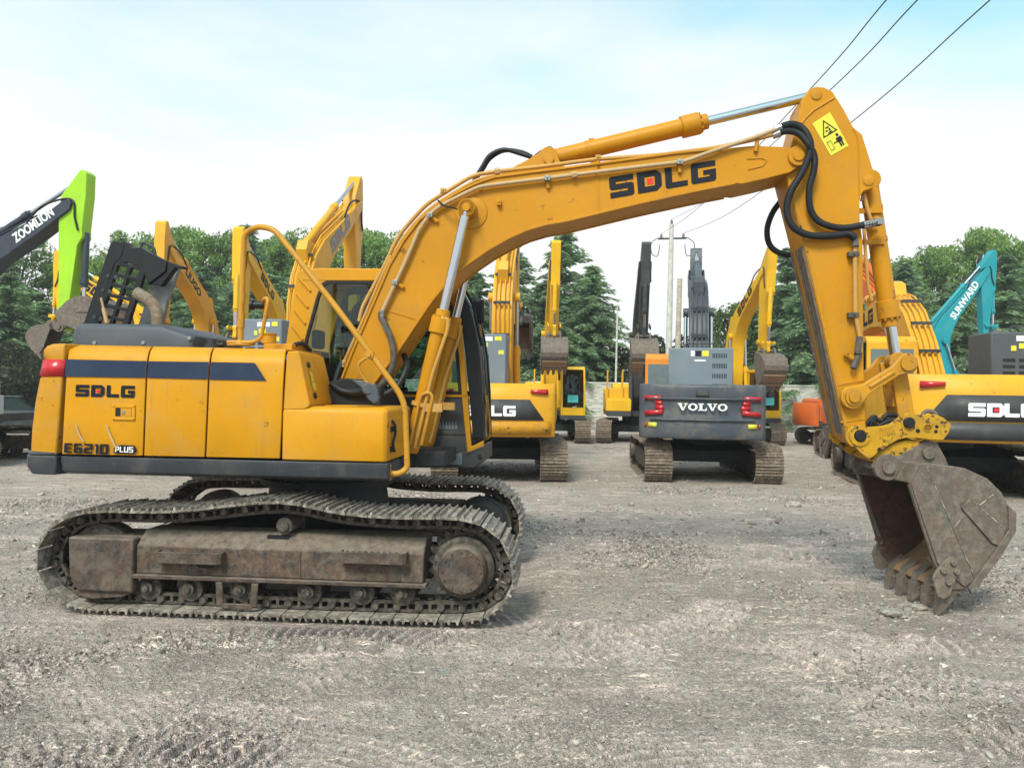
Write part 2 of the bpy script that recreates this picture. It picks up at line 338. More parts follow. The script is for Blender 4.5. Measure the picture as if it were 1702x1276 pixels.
def font_word(text, corner, mat, parent, bold=.03, name='lettering', depth=0.0):
    cu = bpy.data.curves.new('text', 'FONT'); cu.body = text; cu.offset = bold; cu.resolution_u = 3
    ob = bpy.data.objects.new('text', cu); COL.objects.link(ob); dg = bpy.context.evaluated_depsgraph_get()
    me = bpy.data.meshes.new_from_object(ob.evaluated_get(dg)); bpy.data.objects.remove(ob); bpy.data.curves.remove(cu)
    vs = [v.co.copy() for v in me.vertices]; x0 = min(v.x for v in vs); x1 = max(v.x for v in vs); y0 = min(v.y for v in vs); y1 = max(v.y for v in vs)
    a, b, c, d = (Vector(v) for v in corner)
    for v in me.vertices:
        u, w = (v.co.x - x0) / (x1 - x0), (v.co.y - y0) / (y1 - y0); v.co = a * (1 - u) * (1 - w) + b * u * (1 - w) + c * u * w + d * (1 - u) * w
    me.materials.clear(); me.materials.append(mat); me.update(); o = bpy.data.objects.new(name, me); COL.objects.link(o); o.parent = parent
    return o

# ------------------------------------------------------------------ shared running gear: one shoe, one link
def make_shoe(w, pitch):
    h = pitch / 2; mb = MB()
    prof = [(-h + .003, .004), (-h + .003, .020), (-h + .012, .022), (-h + .020, .052), (-h + .032, .052), (-h + .042, .022), (-.014, .022), (-.006, .046), (.008, .046), (.016, .022),
            (h - .042, .022), (h - .034, .046), (h - .022, .046), (h - .014, .020), (h - .006, .016), (h - .006, .004)]
    mb.prism(prof, -w / 2, w / 2); return mb
def make_link(pitch, gap=.10):
    h = pitch / 2; mb = MB()
    for sy in (-1, 1):
        y0, y1 = sy * gap - .018, sy * gap + .018
        for x0, x1, z0, z1 in ((-h + .004, h - .004, -.030, -.006), (-h - .004, h + .004, -.108, -.078), (-h - .03, -h + .034, -.0775, -.0305), (h - .036, h + .03, -.0775, -.0305), (-.012, .014, -.0775, -.0305)): mb.box(x0, x1, y0, y1, z0, z1)
        mb.cyl((h, y1 if sy > 0 else y0, -.052), (h, (y1 + .022) if sy > 0 else (y0 - .022), -.052), .036, .032, 10)
        mb.cyl((-h, y1 if sy > 0 else y0, -.052), (-h, (y1 + .006) if sy > 0 else (y0 - .006), -.052), .030, .028, 10)
    mb.cyl((h, -gap, -.052), (h, gap, -.052), .03, n=10); return mb
def along_loop(path, n):   # n equal steps along a closed path of (x,z): centre, angle, step
    P = [Vector((p[0], p[1])) for p in path]; P.append(P[0]); seg = [(P[i + 1] - P[i]).length for i in range(len(P) - 1)]; tot = sum(seg); out = []
    def at(s):
        s %= tot; i = 0
        while s > seg[i]: s -= seg[i]; i = (i + 1) % len(seg)
        return P[i].lerp(P[i + 1], s / max(seg[i], 1e-9))
    st = tot / n
    for k in range(n):
        a, b = at(k * st), at((k + 1) * st); c = (a + b) / 2; d = b - a; out.append((c.x, c.y, -math.atan2(d.y, d.x), d.length))
    return out
_gear = {}
def lay_track(parent, path, y, n, w, links=True, single=True, mats=('track', 'track_dark'), name='track'):
    st = along_loop(path, n); pitch = sum(a[3] for a in st) / n
    if not single:
        mb = MB(); sh = make_shoe(w, pitch)
        for cx, cz, an, dl in st:
            ca, sa = math.cos(an), math.sin(an); mb.add([(cx + x * ca + z * sa, y + yy, cz - x * sa + z * ca) for x, yy, z in sh.v], sh.f)
        lk = MB()
        inner = [(cx - .06 * math.sin(an), cz - .06 * math.cos(an)) for cx, cz, an, dl in st]
        for sy in (-.1, .1): lk.tube([(a, y + sy, b) for a, b in inner + inner[:1]], .045, 4)
        t = mb.build(name, M[mats[0]], parent); lk.build('track_chain', M[mats[1]], t); return t
    t = empty(name, parent=parent)
    key = (round(pitch, 3), w, mats)
    if key not in _gear:
        so = make_shoe(w, pitch).build('track_shoe', M[mats[0]]); lo = make_link(pitch).build('track_link', M[mats[1]]); _gear[key] = (so.data, lo.data); bpy.data.objects.remove(so); bpy.data.objects.remove(lo)
    for cx, cz, an, dl in st:
        for k, nm in ((0, 'track_shoe'), (1, 'track_link')) if links else ((0, 'track_shoe'),):
            o = bpy.data.objects.new(nm, _gear[key][k]); COL.objects.link(o); o.parent = t; o.location = (cx, y, cz); o.rotation_euler = (0, an + (random.uniform(-.03, .03) if k == 0 else 0), 0)
    return t
def round_pad(cx, cz, r, n=14, a0=0, a1=360): return [(cx + r * math.cos(R(a0 + (a1 - a0) * i / n)), cz + r * math.sin(R(a0 + (a1 - a0) * i / n))) for i in range(n + (a1 - a0 < 360))]

# ------------------------------------------------------------------ a bucket (pivot at the origin, opening towards -x)
BK = [(.25, -.12), (.33, .06), (.43, .075), (.60, .05), (.80, .03), (1.03, -.07), (1.17, -.20), (1.27, -.38), (1.27, -.55), (1.12, -.80), (.94, -1.06), (.82, -1.16), (.66, -1.17), (.50, -.90)]
def bucket(parent, w=1.1, s=1.0, mats=('bucket', 'bucket_in', 'tooth'), fine=True, sh=0.0):
    E = lambda pts: [(x * s, z * s) for x, z in pts]; S = lambda pts: [((x + sh) * s, z * s) for x, z in pts]; h = w / 2 * s; th = .03 * s
    b = MB(); inner = MB(); floor = MB()
    for sy in (-1, 1): b.prism(S(BK), sy * h, sy * (h - th))
    shell = S([(.25, -.12), (.33, .06), (.43, .075), (.60, .05), (.80, .03), (1.03, -.07), (1.17, -.20), (1.27, -.38), (1.27, -.55), (1.12, -.80), (.94, -1.06), (.82, -1.16), (.70, -1.20)])
    for p, q in zip(shell[:-1], shell[1:]):     # curved back plate with its own thickness
        d = Vector((q[0] - p[0], q[1] - p[1])).normalized(); nx, nz = d.y * th, -d.x * th
        y0, y1 = -h + th + .001, h - th - .001
        b.hexa([(p[0], y0, p[1]), (q[0], y0, q[1]), (q[0], y1, q[1]), (p[0], y1, p[1]), (p[0] + nx, y0, p[1] + nz), (q[0] + nx, y0, q[1] + nz), (q[0] + nx, y1, q[1] + nz), (p[0] + nx, y1, p[1] + nz)])
        (floor if p[1] < -.5 * s else inner).add([(p[0] + nx * 1.1, y0, p[1] + nz * 1.1), (q[0] + nx * 1.1, y0, q[1] + nz * 1.1), (q[0] + nx * 1.1, y1, q[1] + nz * 1.1), (p[0] + nx * 1.1, y1, p[1] + nz * 1.1)], [(0, 1, 2, 3)])
    for sy in (-1, 1): inner.prism(S([(x * .96 + .02, z * .97 - .015) for x, z in BK]), sy * (h - th - .001), sy * (h - th - .005))
    body = b.build('bucket', M[mats[0]], parent, .008 * s if fine else 0); inner.build('bucket_inside', M[mats[1]], body); floor.build('bucket_floor', M['bucket_floor'], body)
    e = MB()    # ears and pin bosses
    for sy in (-1, 1):
        e.prism(E([(-.14, .0), (-.09, .09), (.0, .125), (.12, .11), (.33, .24), (.42, .285), (.52, .26), (.61, .10), (.64, .03), (.58, .02), (.30, -.13), (.04, -.14), (-.09, -.10)]), sy * .20 * s, sy * .26 * s)
        e.cyl((0, sy * .26 * s, 0), (0, sy * .285 * s, 0), .135 * s, n=22); e.cyl((0, sy * .285 * s, 0), (0, sy * .315 * s, 0), .068 * s, n=16)
        e.cyl((.42 * s, sy * .26 * s, .15 * s), (.42 * s, sy * .30 * s, .15 * s), .062 * s, n=16)
    e.cyl((0, -.25 * s, 0), (0, .25 * s, 0), .05 * s); e.cyl((.42 * s, -.25 * s, .15 * s), (.42 * s, .25 * s, .15 * s), .05 * s)
    e.build('bucket_ear', M[mats[0]], body, .006 * s if fine else 0)
    if fine:
        for sy in (-1, 1):
            p = MB(); p.prism(S([(.262, -.135), (.345, .03), (.405, .045), (.90, -1.06), (.80, -1.13), (.53, -.90)]), sy * h, sy * (h + .020 * s)); p.build('side_strip', M[mats[0]], body, .004)
            p = MB(); p.prism(S([(.76, -.36), (.85, -.25), (1.19, -.56), (1.16, -.73), (1.07, -.70)]), sy * h, sy * (h + .026 * s)); p.build('wear_pad', M[mats[0]], body, .004)
            p = MB(); yy = sy * (h + .004)
            for q0, q1, o_ in (((.41, .04), (.905, -1.05), .018), ((.655, -.62), (.79, -.44), .002), ((.93, -.35), (1.09, -.225), .002), ((.84, -.26), (1.19, -.56), .022)):
                (a_,), (b_,) = S([q0]), S([q1]); p.tube([(a_[0], sy * (h + o_), a_[1]), (b_[0], sy * (h + o_), b_[1])], .007, 5)
            p.build('weld_bead', M['track'], body)
            p = MB(); p.prism(S([(1.225, -.33), (1.30, -.40), (1.30, -.58), (1.15, -.83), (.87, -1.20), (.83, -1.14), (1.08, -.80), (1.235, -.55)]), sy * h, sy * (h + .035 * s)); p.build('rim_guard', M[mats[0]], body, .006)
            p = MB(); p.prism(S([(.47, -1.05), (.50, -.98), (.60, -.86), (.67, -.83), (.72, -.86), (.72, -.98), (.645, -1.21), (.58, -1.25), (.52, -1.22)]), sy * (h + .013 * s), sy * (h + .045 * s))
            for bx, bz in ((.665, -.885), (.565, -.965), (.70, -.975), (.62, -1.08)): p.cyl(((bx + sh) * s, sy * (h + .04 * s), bz * s), ((bx + sh) * s, sy * (h + .075 * s), bz * s), .032 * s, n=8)
            p.build('side_cutter', M[mats[2]], body, .006)
            p = MB(); p.prism(S([(.255, -.14), (.275, -.14), (.56, -.93), (.53, -.935)]), sy * (h - .005), sy * (h - .05)); p.build('front_edge', M[mats[2]], body)
            p = MB()
            for bx, bz in ((.60, -.80), (.50, -.88), (.68, -.89), (.57, -.99)): p.cyl(((bx + sh) * s, sy * (h - th), bz * s), ((bx + sh) * s, sy * (h - th - .035), bz * s), .032 * s, n=8)
            p.build_each('bolt_head', M[mats[1]], body)
    lip = MB(); lip.prism(S([(.625, -1.185), (.66, -1.135), (.86, -1.03), (1.07, -.86), (1.17, -.73), (1.19, -.76), (1.09, -.90), (.90, -1.09), (.80, -1.20), (.66, -1.21)]), -h + th + .002, h - th - .002); lip.build('cutting_edge', M['bucket_floor'], body)
    n = 5
    for i in range(n):
        y = -h + .085 * s + (w * s - .17 * s) * i / (n - 1); t = MB()
        def ring(x, z, dx, dz, hw, sh=sh, y=y): x += sh; return [((x - dx) * s, y - hw * s, (z - dz) * s), ((x + dx) * s, y - hw * s, (z + dz) * s), ((x + dx) * s, y + hw * s, (z + dz) * s), ((x - dx) * s, y + hw * s, (z - dz) * s)]
        t.loft([ring(.80, -1.07, .035, -.03, .055), ring(.70, -1.17, .052, -.03, .066), ring(.655, -1.25, .050, -.022, .060)])
        ad = t.build('tooth_adapter', M[mats[0]], body, .006 * s, 25); t = MB()
        t.loft([ring(.660, -1.235, .060, -.026, .070), ring(.625, -1.325, .038, -.015, .058), ring(.580, -1.430, .006, -.003, .036)])
        t.cyl(((.645 + sh) * s, y - .074 * s, -1.275 * s), ((.645 + sh) * s, y + .074 * s, -1.275 * s), .017 * s, n=8); t.build('tooth', M[mats[2]], ad, .005 * s, 25)
    return body
# ================================================================== the big yellow excavator in front
MAIN = Frame((-1.98, 8.2), -R(4.6))
XZ, SI = MAIN.xz, MAIN.sight
ex = empty('excavator', (MAIN.o.x, MAIN.o.y, 0), MAIN.yaw)
tag(ex, 'large yellow excavator standing side-on in front, engine hood open, bucket resting on the ground', 'excavator')

# ---------------- running gear
YT, SW = 1.17, .60
def track_path(yl, pts): return [(v.x, v.z) for v in smooth_path([Vector((a, b, 0)) for a, b in XZ(pts, yl)], 5, True) for v in [Vector((v.x, 0, v.y))]]
near_px = [(110, 862), (153, 853), (200, 853), (250, 854), (300, 852), (361, 846), (420, 839), (470, 838), (510, 844), (556, 855), (615, 861), (672, 864), (730, 864), (775, 867), (810, 880), (835, 905), (849, 940), (849, 975), (832, 1006), (795, 1027), (720, 1029), (600, 1026), (450, 1021), (300, 1015), (200, 1011), (135, 1009), (98, 994), (70, 967), (60, 928), (76, 888)]
mid = track_path(-YT - SW / 2, near_px)
lay_track(ex, mid, -YT, 48, SW)
far_path = [(x - .10, z + .015) for x, z in mid]
lay_track(ex, far_path, YT, 48, SW)
def gear(sy):
    y = sy * YT; pl = -YT - .12
    V = lambda a, b: SI(a, b, pl)
    c = V(165, 926); g = MB(); g.cyl((c.x, y - .09, c.z), (c.x, y + .09, c.z), .305, n=36); g.lathe((c.x, y - .12, c.z), (0, 1, 0), [(0, .19), (.02, .27), (.22, .27), (.24, .19)], 32); g.build('idler_wheel', M['track_dark'], ex, .01)
    c = V(771, 942); n = 21; pr = []
    for i in range(n * 4):
        a = 2 * math.pi * i / (n * 4); pr.append((c.x + math.cos(a) * (.350, .335, .285, .30)[i % 4], c.z + math.sin(a) * (.350, .335, .285, .30)[i % 4]))
    g = MB(); g.prism(pr, y - .035, y + .035); g.lathe((c.x, y, c.z), (0, sy, 0), [(-.3, .24), (.0, .27), (.14, .27), (.16, .245)], 32); sp = g.build('drive_sprocket', M['track_dark'], ex)
    g = MB(); g.lathe((c.x, y + sy * .16, c.z), (0, sy, 0), [(0, .215), (.10, .21), (.125, .192), (.128, .0)], 36); hub = g.build('final_drive_cover', M['frame'], sp)
    for i in range(12):
        a = 2 * math.pi * i / 12
        if i == 0: bb = MB(); bb.cyl((0, 0, 0), (0, sy * .012, 0), .013, n=6); bo = bb.build('bolt_head', M['frame'], hub); bo.location = (c.x + .165 * math.cos(a), y + sy * .284, c.z + .165 * math.sin(a))
        else: q = bpy.data.objects.new('bolt_head', bo.data); COL.objects.link(q); q.parent = hub; q.location = (c.x + .165 * math.cos(a), y + sy * .284, c.z + .165 * math.sin(a))
    for i, (a, b) in enumerate(((251, 975), (319, 977), (404, 978), (516, 982), (603, 983), (670, 984))):
        c = V(a, b); g = MB(); g.lathe((c.x, y - .15, c.z), (0, 1, 0), [(0, .09), (.005, .112), (.055, .112), (.06, .09), (.24, .09), (.245, .112), (.295, .112), (.30, .09)], 20)
        g.cyl((c.x, y - .20, c.z + .01), (c.x, y + .20, c.z + .01), .055, n=14); g.cyl((c.x, y - .225, c.z + .01), (c.x, y + .225, c.z + .01), .028, n=8); g.build('track_roller', M['track_dark'], ex)
    c = V(474, 873); g = MB(); g.lathe((c.x, y - .15, c.z), (0, 1, 0), [(0, .05), (.01, .075), (.26, .075), (.29, .09), (.30, .05)], 20); g.cyl((c.x, y - .165, c.z), (c.x, y + .14, c.z), .045, n=12); g.box(c.x - .05, c.x + .05, y + (.16 if sy < 0 else -.26), y + (.26 if sy < 0 else -.16), c.z - .28, c.z + .05); g.build('carrier_roller', M['track_dark'], ex)
    # frame: section swept along x (in its own y,z), sloping shoulder towards the outside
    fl = -YT - .22
    x0, x1 = SI(226, 930, fl).x, SI(704, 930, fl).x; zt, zs, zb = SI(465, 884, fl + .2).z, SI(465, 914, fl).z, SI(465, 961, fl).z
    def sec(x, dz=0): return [(x, y + sy * .22, zb), (x, y + sy * .22, zs + dz), (x, y + sy * .06, zt + dz), (x, y - sy * .20, zt + dz), (x, y - sy * .22, zb)]
    g = MB(); g.loft([sec(x0), sec(x1)]); fr = g.build('track_frame', M['mud'], ex, .012)
    g = MB(); g.box(x0 - .02, x1 + .03, y + sy * .10, y + sy * .262, zb - .035, zb - .001); g.box(x0 - .02, x1 + .03, y - sy * .262, y - sy * .10, zb - .035, zb - .001); g.build('frame_flange', M['frame'], fr, .006)
    g = MB(); xw = SI(499, 930, fl).x; g.box(xw - .004, xw + .004, y + sy * .2215, y + sy * .226, zb + .005, zs - .01); g.build('weld_seam', M['frame'], fr)
    gx0, gx1 = SI(118, 930, fl).x, SI(226, 930, fl).x; g = MB(); gz0, gz1 = SI(170, 981, fl).z, SI(170, 892, fl).z
    g.prism([(gx0, gz1), (gx1 - .003, gz1), (gx1 - .003, gz0), (gx0 + .09, gz0), (gx0 + .015, gz0 + .14)], y + sy * .15, y + sy * .268); g.prism([(gx0 + .15, gz1), (gx1 + .08, gz1 + .002), (gx1 + .08, gz0 + .13), (gx0 + .15, gz0 + .05)], y - sy * .24, y + sy * .14); g.build('idler_guard', M['frame'], fr, .018)
    g = MB(); g.prism([(gx0 + .06, gz0 + .004), (gx1 - .02, gz0 - .004), (gx1 - .12, gz0 - .05), (gx0 + .22, gz0 - .075), (gx0 + .08, gz0 - .05)], y + sy * .12, y + sy * .235); g.build('idler_guard_skid', M['frame'], fr, .008)
    for a0, a1 in ((257, 367), (563, 675)):
        sx0, sx1 = SI(a0, 920, fl - .1).x, SI(a1, 920, fl - .1).x; st = MB(); sz = SI(a0, 915, fl - .08).z
        st.plan([(sx0, y + sy * .223), (sx0, y + sy * .31), (sx0 + .03, y + sy * .335), (sx1 - .03, y + sy * .335), (sx1, y + sy * .31), (sx1, y + sy * .223), (sx1 - .016, y + sy * .223), (sx1 - .016, y + sy * .305), (sx1 - .04, y + sy * .319), (sx0 + .04, y + sy * .319), (sx0 + .016, y + sy * .305), (sx0 + .016, y + sy * .223)], sz - .10, sz)
        for i in range(9): xx = sx0 + .08 + (sx1 - sx0 - .16) * i / 8; st.prism([(xx - .018, sz), (xx, sz + .018), (xx + .018, sz)], y + sy * .320, y + sy * .334)
        st.box(sx0 + .02, sx1 - .02, y + sy * .223, y + sy * .315, sz - .10, sz - .086); st.build('frame_step', M['frame'], fr, .004)
    c = V(404, 978); g = MB()
    for dx in (-.165, .165): g.prism([(c.x + dx - .03, c.z + .085), (c.x + dx + .03, c.z + .085), (c.x + dx * .9 + .035, c.z - .12), (c.x + dx * .9 - .035, c.z - .12)], y + sy * .235, y + sy * .258)
    g.prism([(c.x - .175, c.z - .10), (c.x + .175, c.z - .10), (c.x + .13, c.z - .145), (c.x - .13, c.z - .145)], y + sy * .232, y + sy * .259); g.box(c.x - .21, c.x + .21, y + sy * .225, y + sy * .256, c.z + .085, c.z + .10); g.build('track_guide', M['frame'], fr, .008)
    g = MB(); hx = SI(342, 939, fl).x; hz = SI(342, 939, fl).z; g.prism([(hx - .085, hz), (hx - .07, hz + .024), (hx + .07, hz + .024), (hx + .085, hz), (hx + .06, hz - .024), (hx - .06, hz - .024)], y + sy * .222, y + sy * .2245); g.build('grease_port', M['black'], fr)
gear(-1); gear(1)
c = SI(771, 942, -YT - .12); g = MB(); g.cyl((c.x - .11, .86, c.z), (c.x - .11, .93, c.z), .325, n=32); g.lathe((c.x - .11, .855, c.z), (0, -1, 0), [(0, .30), (.05, .24), (.055, 0)], 28); g.build('motor_guard', M['under'], ex, .01)
for sy in (-1, 1):
    v = SI(462, 896, -YT - .12); g = MB(); g.box(v.x - .10, v.x + .10, sy * (YT + .05), sy * (YT + .12), v.z - .02, v.z + .032); g.build('frame_slot', M['black'], ex)
u = MB()       # carbody: centre box, four legs, swing circle
u.cyl((.05, 0, .55), (.05, 0, 1.02), .66, .60, 40); u.prism([(-.75, .42), (.85, .42), (.85, .62), (.6, .74), (-.5, .74), (-.75, .62)], -.55, .55)
for sx in (-1, 1):
    for sy in (-1, 1):
        u.loft([[(sx * .30 - .2, sy * .3, .45), (sx * .30 + .28, sy * .3, .45), (sx * .30 + .28, sy * .3, .80), (sx * .30 - .2, sy * .3, .80)], [(sx * .95 - .22, sy * .97, .40), (sx * .95 + .22, sy * .97, .40), (sx * .95 + .22, sy * .97, .66), (sx * .95 - .22, sy * .97, .66)]])
cb = u.build('carbody', M['under'], ex, .015)
g = MB(); g.lathe((.05, 0, 1.0), (0, 0, 1), [(0, .70), (.06, .70), (.062, .66), (.14, .66)], 44)
for i in range(36): a = 2 * math.pi * i / 36; g.cyl((.05 + .68 * math.cos(a), .68 * math.sin(a), 1.06), (.05 + .68 * math.cos(a), .68 * math.sin(a), 1.075), .014, n=6)
g.build('swing_bearing', M['under'], cb)

# ---------------- house: right side seen by the camera
YH = -1.35
z_skirt_t = SI(300, 760, YH).z; z_bot = SI(300, 794, YH).z; z_top = SI(300, 577, -1.2).z
sk = MB(); x0, x1 = SI(99.5, 770, YH).x, SI(643.5, 770, YH).x
def skr(x): return [(x, YH + .01, z_skirt_t - .012), (x, YH + .01, z_skirt_t - .06), (x, YH + .035, z_bot + .03), (x, YH + .12, z_bot), (x, -.85, z_bot), (x, -.85, z_skirt_t - .012)]
sk.loft([skr(x0), skr(x1)]); sk.build('side_skirt', M['dark_skirt'], ex, .01)
fl = MB(); fl.box(x0, x1 - .02, -.845, 1.30, z_bot + .06, z_skirt_t - .02); fl.box(x1 - .02, x1 + .35, -.40, .36, z_bot + .06, z_skirt_t + .02); fl.box(x0 + .06, x1 - .03, -1.27, .28, z_skirt_t - .01, z_skirt_t + .0); fl.build('revolving_frame', M['under'], ex, .01)
core = MB(); core.box(SI(116, 600, YH).x, SI(474, 600, YH).x - .05, -1.20, 1.30, z_skirt_t + .004, z_top - .10); core.build('engine_bay', M['matt_black'], ex)
PROF = [(757.5, YH), (690, YH - .012), (640, YH - .012), (602, YH), (592, YH + .015), (584, YH + .05), (579, YH + .10), (575.5, YH + .17)]     # photograph row and depth of the door skin
SEAM = {0: [(101.5, 98), (105, 104), (108, 108), (111, 111), (112, 112), (113.5, 113.5), (115.5, 115), (117, 117)],
        1: [(238, 238), (240.5, 240.5), (242.5, 242.5), (245, 245), (246.5, 246.5), (248.5, 248.5), (251, 251), (253.5, 253.5)],
        2: [(341, 341), (344, 344), (346, 346), (348.5, 348.5), (350, 350), (351.5, 351.5), (353.5, 353.5), (355.5, 355.5)],
        3: [(466, 466), (469, 469), (471, 471), (473.3, 473.3), (474.2, 474.2), (475.2, 475.2), (476.2, 476.2), (477, 477)]}
def seam_pts(k, off):
    out = []
    for (py, yl), (px, _) in zip(PROF, SEAM[k]):
        row = py + (px - 250) * .0205
        v = SI(px + off, row, yl); out.append((v.x, yl, v.z))
    return out
for k in range(3):
    a, b = seam_pts(k, 1.3), seam_pts(k + 1, -1.3)
    a.append((a[-1][0], -.2, a[-1][2] + .012)); b.append((b[-1][0], -.2, b[-1][2] + .012))
    N = 7; rows = [[tuple(Vector(p).lerp(Vector(q), i / N)) for i in range(N + 1)] for p, q in zip(a, b)]
    d = MB(); d.loft(rows, closed=False, caps=False); o = d.build('engine_door', M['yellow'], ex, smooth=60)
    so = o.modifiers.new('thick', 'SOLIDIFY'); so.thickness = .025; so.offset = 1 if False else -1
    bv = o.modifiers.new('edge', 'BEVEL'); bv.width = .006; bv.segments = 2; bv.limit_method = 'ANGLE'; bv.angle_limit = R(50)
    if k == 0: door0 = o
    if k == 1: door1 = o
    if k == 2: door2 = o
def on_side(pts, parent, mat, name, yl=YH - .019): 
    mb = MB(); vs = [SI(x, y, yl) for x, y in pts]; mb.add(vs, [tuple(range(len(vs)))]); return mb.build(name, mat, parent)
on_side([(107.5, 625.5), (242, 627.5), (244, 600), (109.5, 597)], door0, M['decal_blue'], 'stripe')
on_side([(244.5, 627.6), (344.6, 630), (347, 601.5), (246.5, 600.2)], door1, M['decal_blue'], 'stripe')
on_side([(347.5, 630.2), (442.5, 632.5), (424, 603.5), (421, 602.8), (349.5, 601.6)], door2, M['decal_blue'], 'stripe')
C4 = lambda pts, yl: [SI(x, y, yl) for x, y in pts]
brand('SDLG', C4([(125, 658.5), (223.5, 661), (224.5, 641), (126, 639)], YH - .0185), M['decal_black'], door0, name='maker_lettering')
lay(word('E6210', .13)[0], C4([(106, 752), (179.5, 755.2), (180.5, 738), (107, 736)], YH - .0175), M['decal_black'], 'model_lettering', door0)
lay([[(0, 0), (.90, 0), (1, .5), (.90, 1), (.28, 1), (0, .62)]], C4([(188.5, 753), (227, 754.5), (227.5, 740.5), (189, 738.5)], YH - .0165), M['decal_black'], 'badge', door0)
lay(word('PlUs', .10)[0], C4([(191, 750.8), (221, 752), (221.5, 742.5), (191.5, 741.8)], YH - .0195), M['decal_white'], 'badge_lettering', door0)
# door latch: frame, recess and paddle
lt = MB(); xa, za = XZ([(187, 697.5)], YH - .016)[0]; xb, zb_ = XZ([(225, 672.5)], YH - .016)[0]; yq = YH - .0125
for q in ((xa, xb, za, za + .03), (xa, xb, zb_ - .03, zb_), (xa, xa + .03, za + .03, zb_ - .03), (xb - .03, xb, za + .03, zb_ - .03)): lt.box(q[0], q[1], yq - .012, yq, q[2], q[3])
for px_, pz_ in ((xa + .012, za + .012), (xb - .012, za + .012), (xa + .012, zb_ - .012), (xb - .012, zb_ - .012)): lt.cyl((px_, yq - .012, pz_), (px_, yq - .018, pz_), .009, n=8)
la = lt.build('latch', M['yellow'], door0, .003)
q = MB(); q.box(xa + .031, xa + .075, yq - .003, yq - .001, za + .031, zb_ - .031); q.build('latch_recess', M['matt_black'], door0)
q = MB(); q.box(xa + .077, xb - .034, yq - .009, yq, za + .032, zb_ - .032); q.build('latch_paddle', M['yellow'], door0, .003)
q = MB(); q.cyl((xa + .105, yq - .009, (za + zb_) / 2), (xa + .105, yq - .016, (za + zb_) / 2), .017, n=14); q.build('lock_cylinder', M['bolt'], door0)
for pts in ([(124.5, 706), (127, 705.5), (134, 724), (140, 733), (137.5, 734), (132, 727)], [(174.5, 705), (178, 707), (189, 733), (196, 748), (193.5, 749), (185, 733)]):
    on_side(pts, door0, M['pipe_tan'], 'scratch', YH - .0205)

# counterweight: rings of one rounded plan, widened or tucked row by row
def cw_ring(py, k, px=None):
    v = SI(px if px else np.interp(py, [572, 756, 789], [113, 98.3, 97]), py, YH); x, z = v.x, v.z
    base = [(0, -1.35), (-.16, -1.35), (-.24, -1.325), (-.30, -1.25), (-.34, -1.12), (-.44, -.85), (-.58, -.5), (-.66, 0)]
    pl = [(x + a * k - .034, b * (1 if a > -.1 else 1 - (1 - k) * .06), z) for a, b in base]
    pl += [(p[0], -p[1], z) for p in pl[::-1][1:]]
    return pl + [(x + .01, 1.25, z), (x + .01, -1.22, z)]
c = MB(); c.loft([cw_ring(756, 1.03), cw_ring(716, 1.05), cw_ring(670, 1.02), cw_ring(629, .94), cw_ring(626, .90), cw_ring(597, .84), cw_ring(594, .90), cw_ring(582, .90), cw_ring(575, .80), cw_ring(571, .6)]); cw = c.build('counterweight', M['yellow_cw'], ex, .012, 50)
c = MB(); c.loft([cw_ring(789, .98), cw_ring(778, 1.12), cw_ring(757.5, 1.14), cw_ring(730, 1.075)][0:3]); c.loft([cw_ring(757, 1.115), cw_ring(750, 1.07)]); c.build('counterweight_base', M['dark_skirt'], cw, .012, 50)
tl = MB(); r1, r2 = cw_ring(625.5, .955), cw_ring(597.5, .895); 
tl.loft([[(a[0] + (.02 if i == 0 else 0), a[1] - .006 if a[1] < 0 else a[1] + .006, a[2]) for i, a in enumerate(r[:6])] for r in (r1, r2)], closed=False, caps=False); tlo = tl.build('tail_light', M['red'], cw); so = tlo.modifiers.new('t', 'SOLIDIFY'); so.thickness = .02
tl = MB(); tl.loft([[(a[0], a[1] - .006 if a[1] < 0 else a[1] + .006, a[2]) for a in r[9:15]] for r in (r1, r2)], closed=False, caps=False); tlo = tl.build('tail_light', M['red'], cw); so = tlo.modifiers.new('t', 'SOLIDIFY'); so.thickness = .02

# step box and tool box ahead of the doors
tb = MB(); yN = YH + .004
nb = XZ([(470.5, 682.5), (507, 679), (517, 675.2), (526, 673.2), (643.5, 680), (643.7, 765), (467.5, 764)], yN); zt_ = SI(600, 676.5, YH + .06).z; xf = nb[4][0]
sec = lambda x, xo: [(x, yN, nb[6][1]), (x, yN, zt_ - .055), (x, yN + .018, zt_ - .018), (x, yN + .06, zt_), (x, -.36, zt_), (x, -.36, nb[6][1])]
tb.loft([sec(nb[0][0] - .005, 0), sec(xf - .035, 0)] + [[(xf, max(p[1], yN + .03), min(p[2], zt_ - .03)) for p in sec(xf, 0)]]); tbo = tb.build('tool_box', M['yellow'], ex, .012, 50)
g = MB(); g.box(xf - .30, xf + .006, yN + .10, -.46, zt_ - .33, zt_ - .09); g.build('tool_box_door', M['yellow'], tbo, .01)
g = MB()
for i, yy in enumerate((-1.19, -.62)): g.tube(round_path([(xf + .006, yy, zt_ - .12), (xf + .035, yy, zt_ - .15), (xf + .035, yy + .03, zt_ - .24), (xf + .02, yy - .01, zt_ - .32), (xf + .03, yy + .02, zt_ - .40)], .03), .014, 6); g.box(xf + .004, xf + .022, yy - .05, yy + .05, zt_ - .22, zt_ - .17); g.box(xf + .004, xf + .02, yy - .035, yy + .06, zt_ - .40, zt_ - .35)
g.build_each('latch_strap', M['matt_black'], tbo)
g = MB(); zz = zt_ + .004; g.plan([(nb[3][0] + .05, yN + .08), (nb[3][0] + .35, yN + .07), (xf - .12, -1.0), (nb[3][0] + .06, -1.05)], zz, zz + .008); g.build('anti_slip_plate', M['yellow'], tbo)
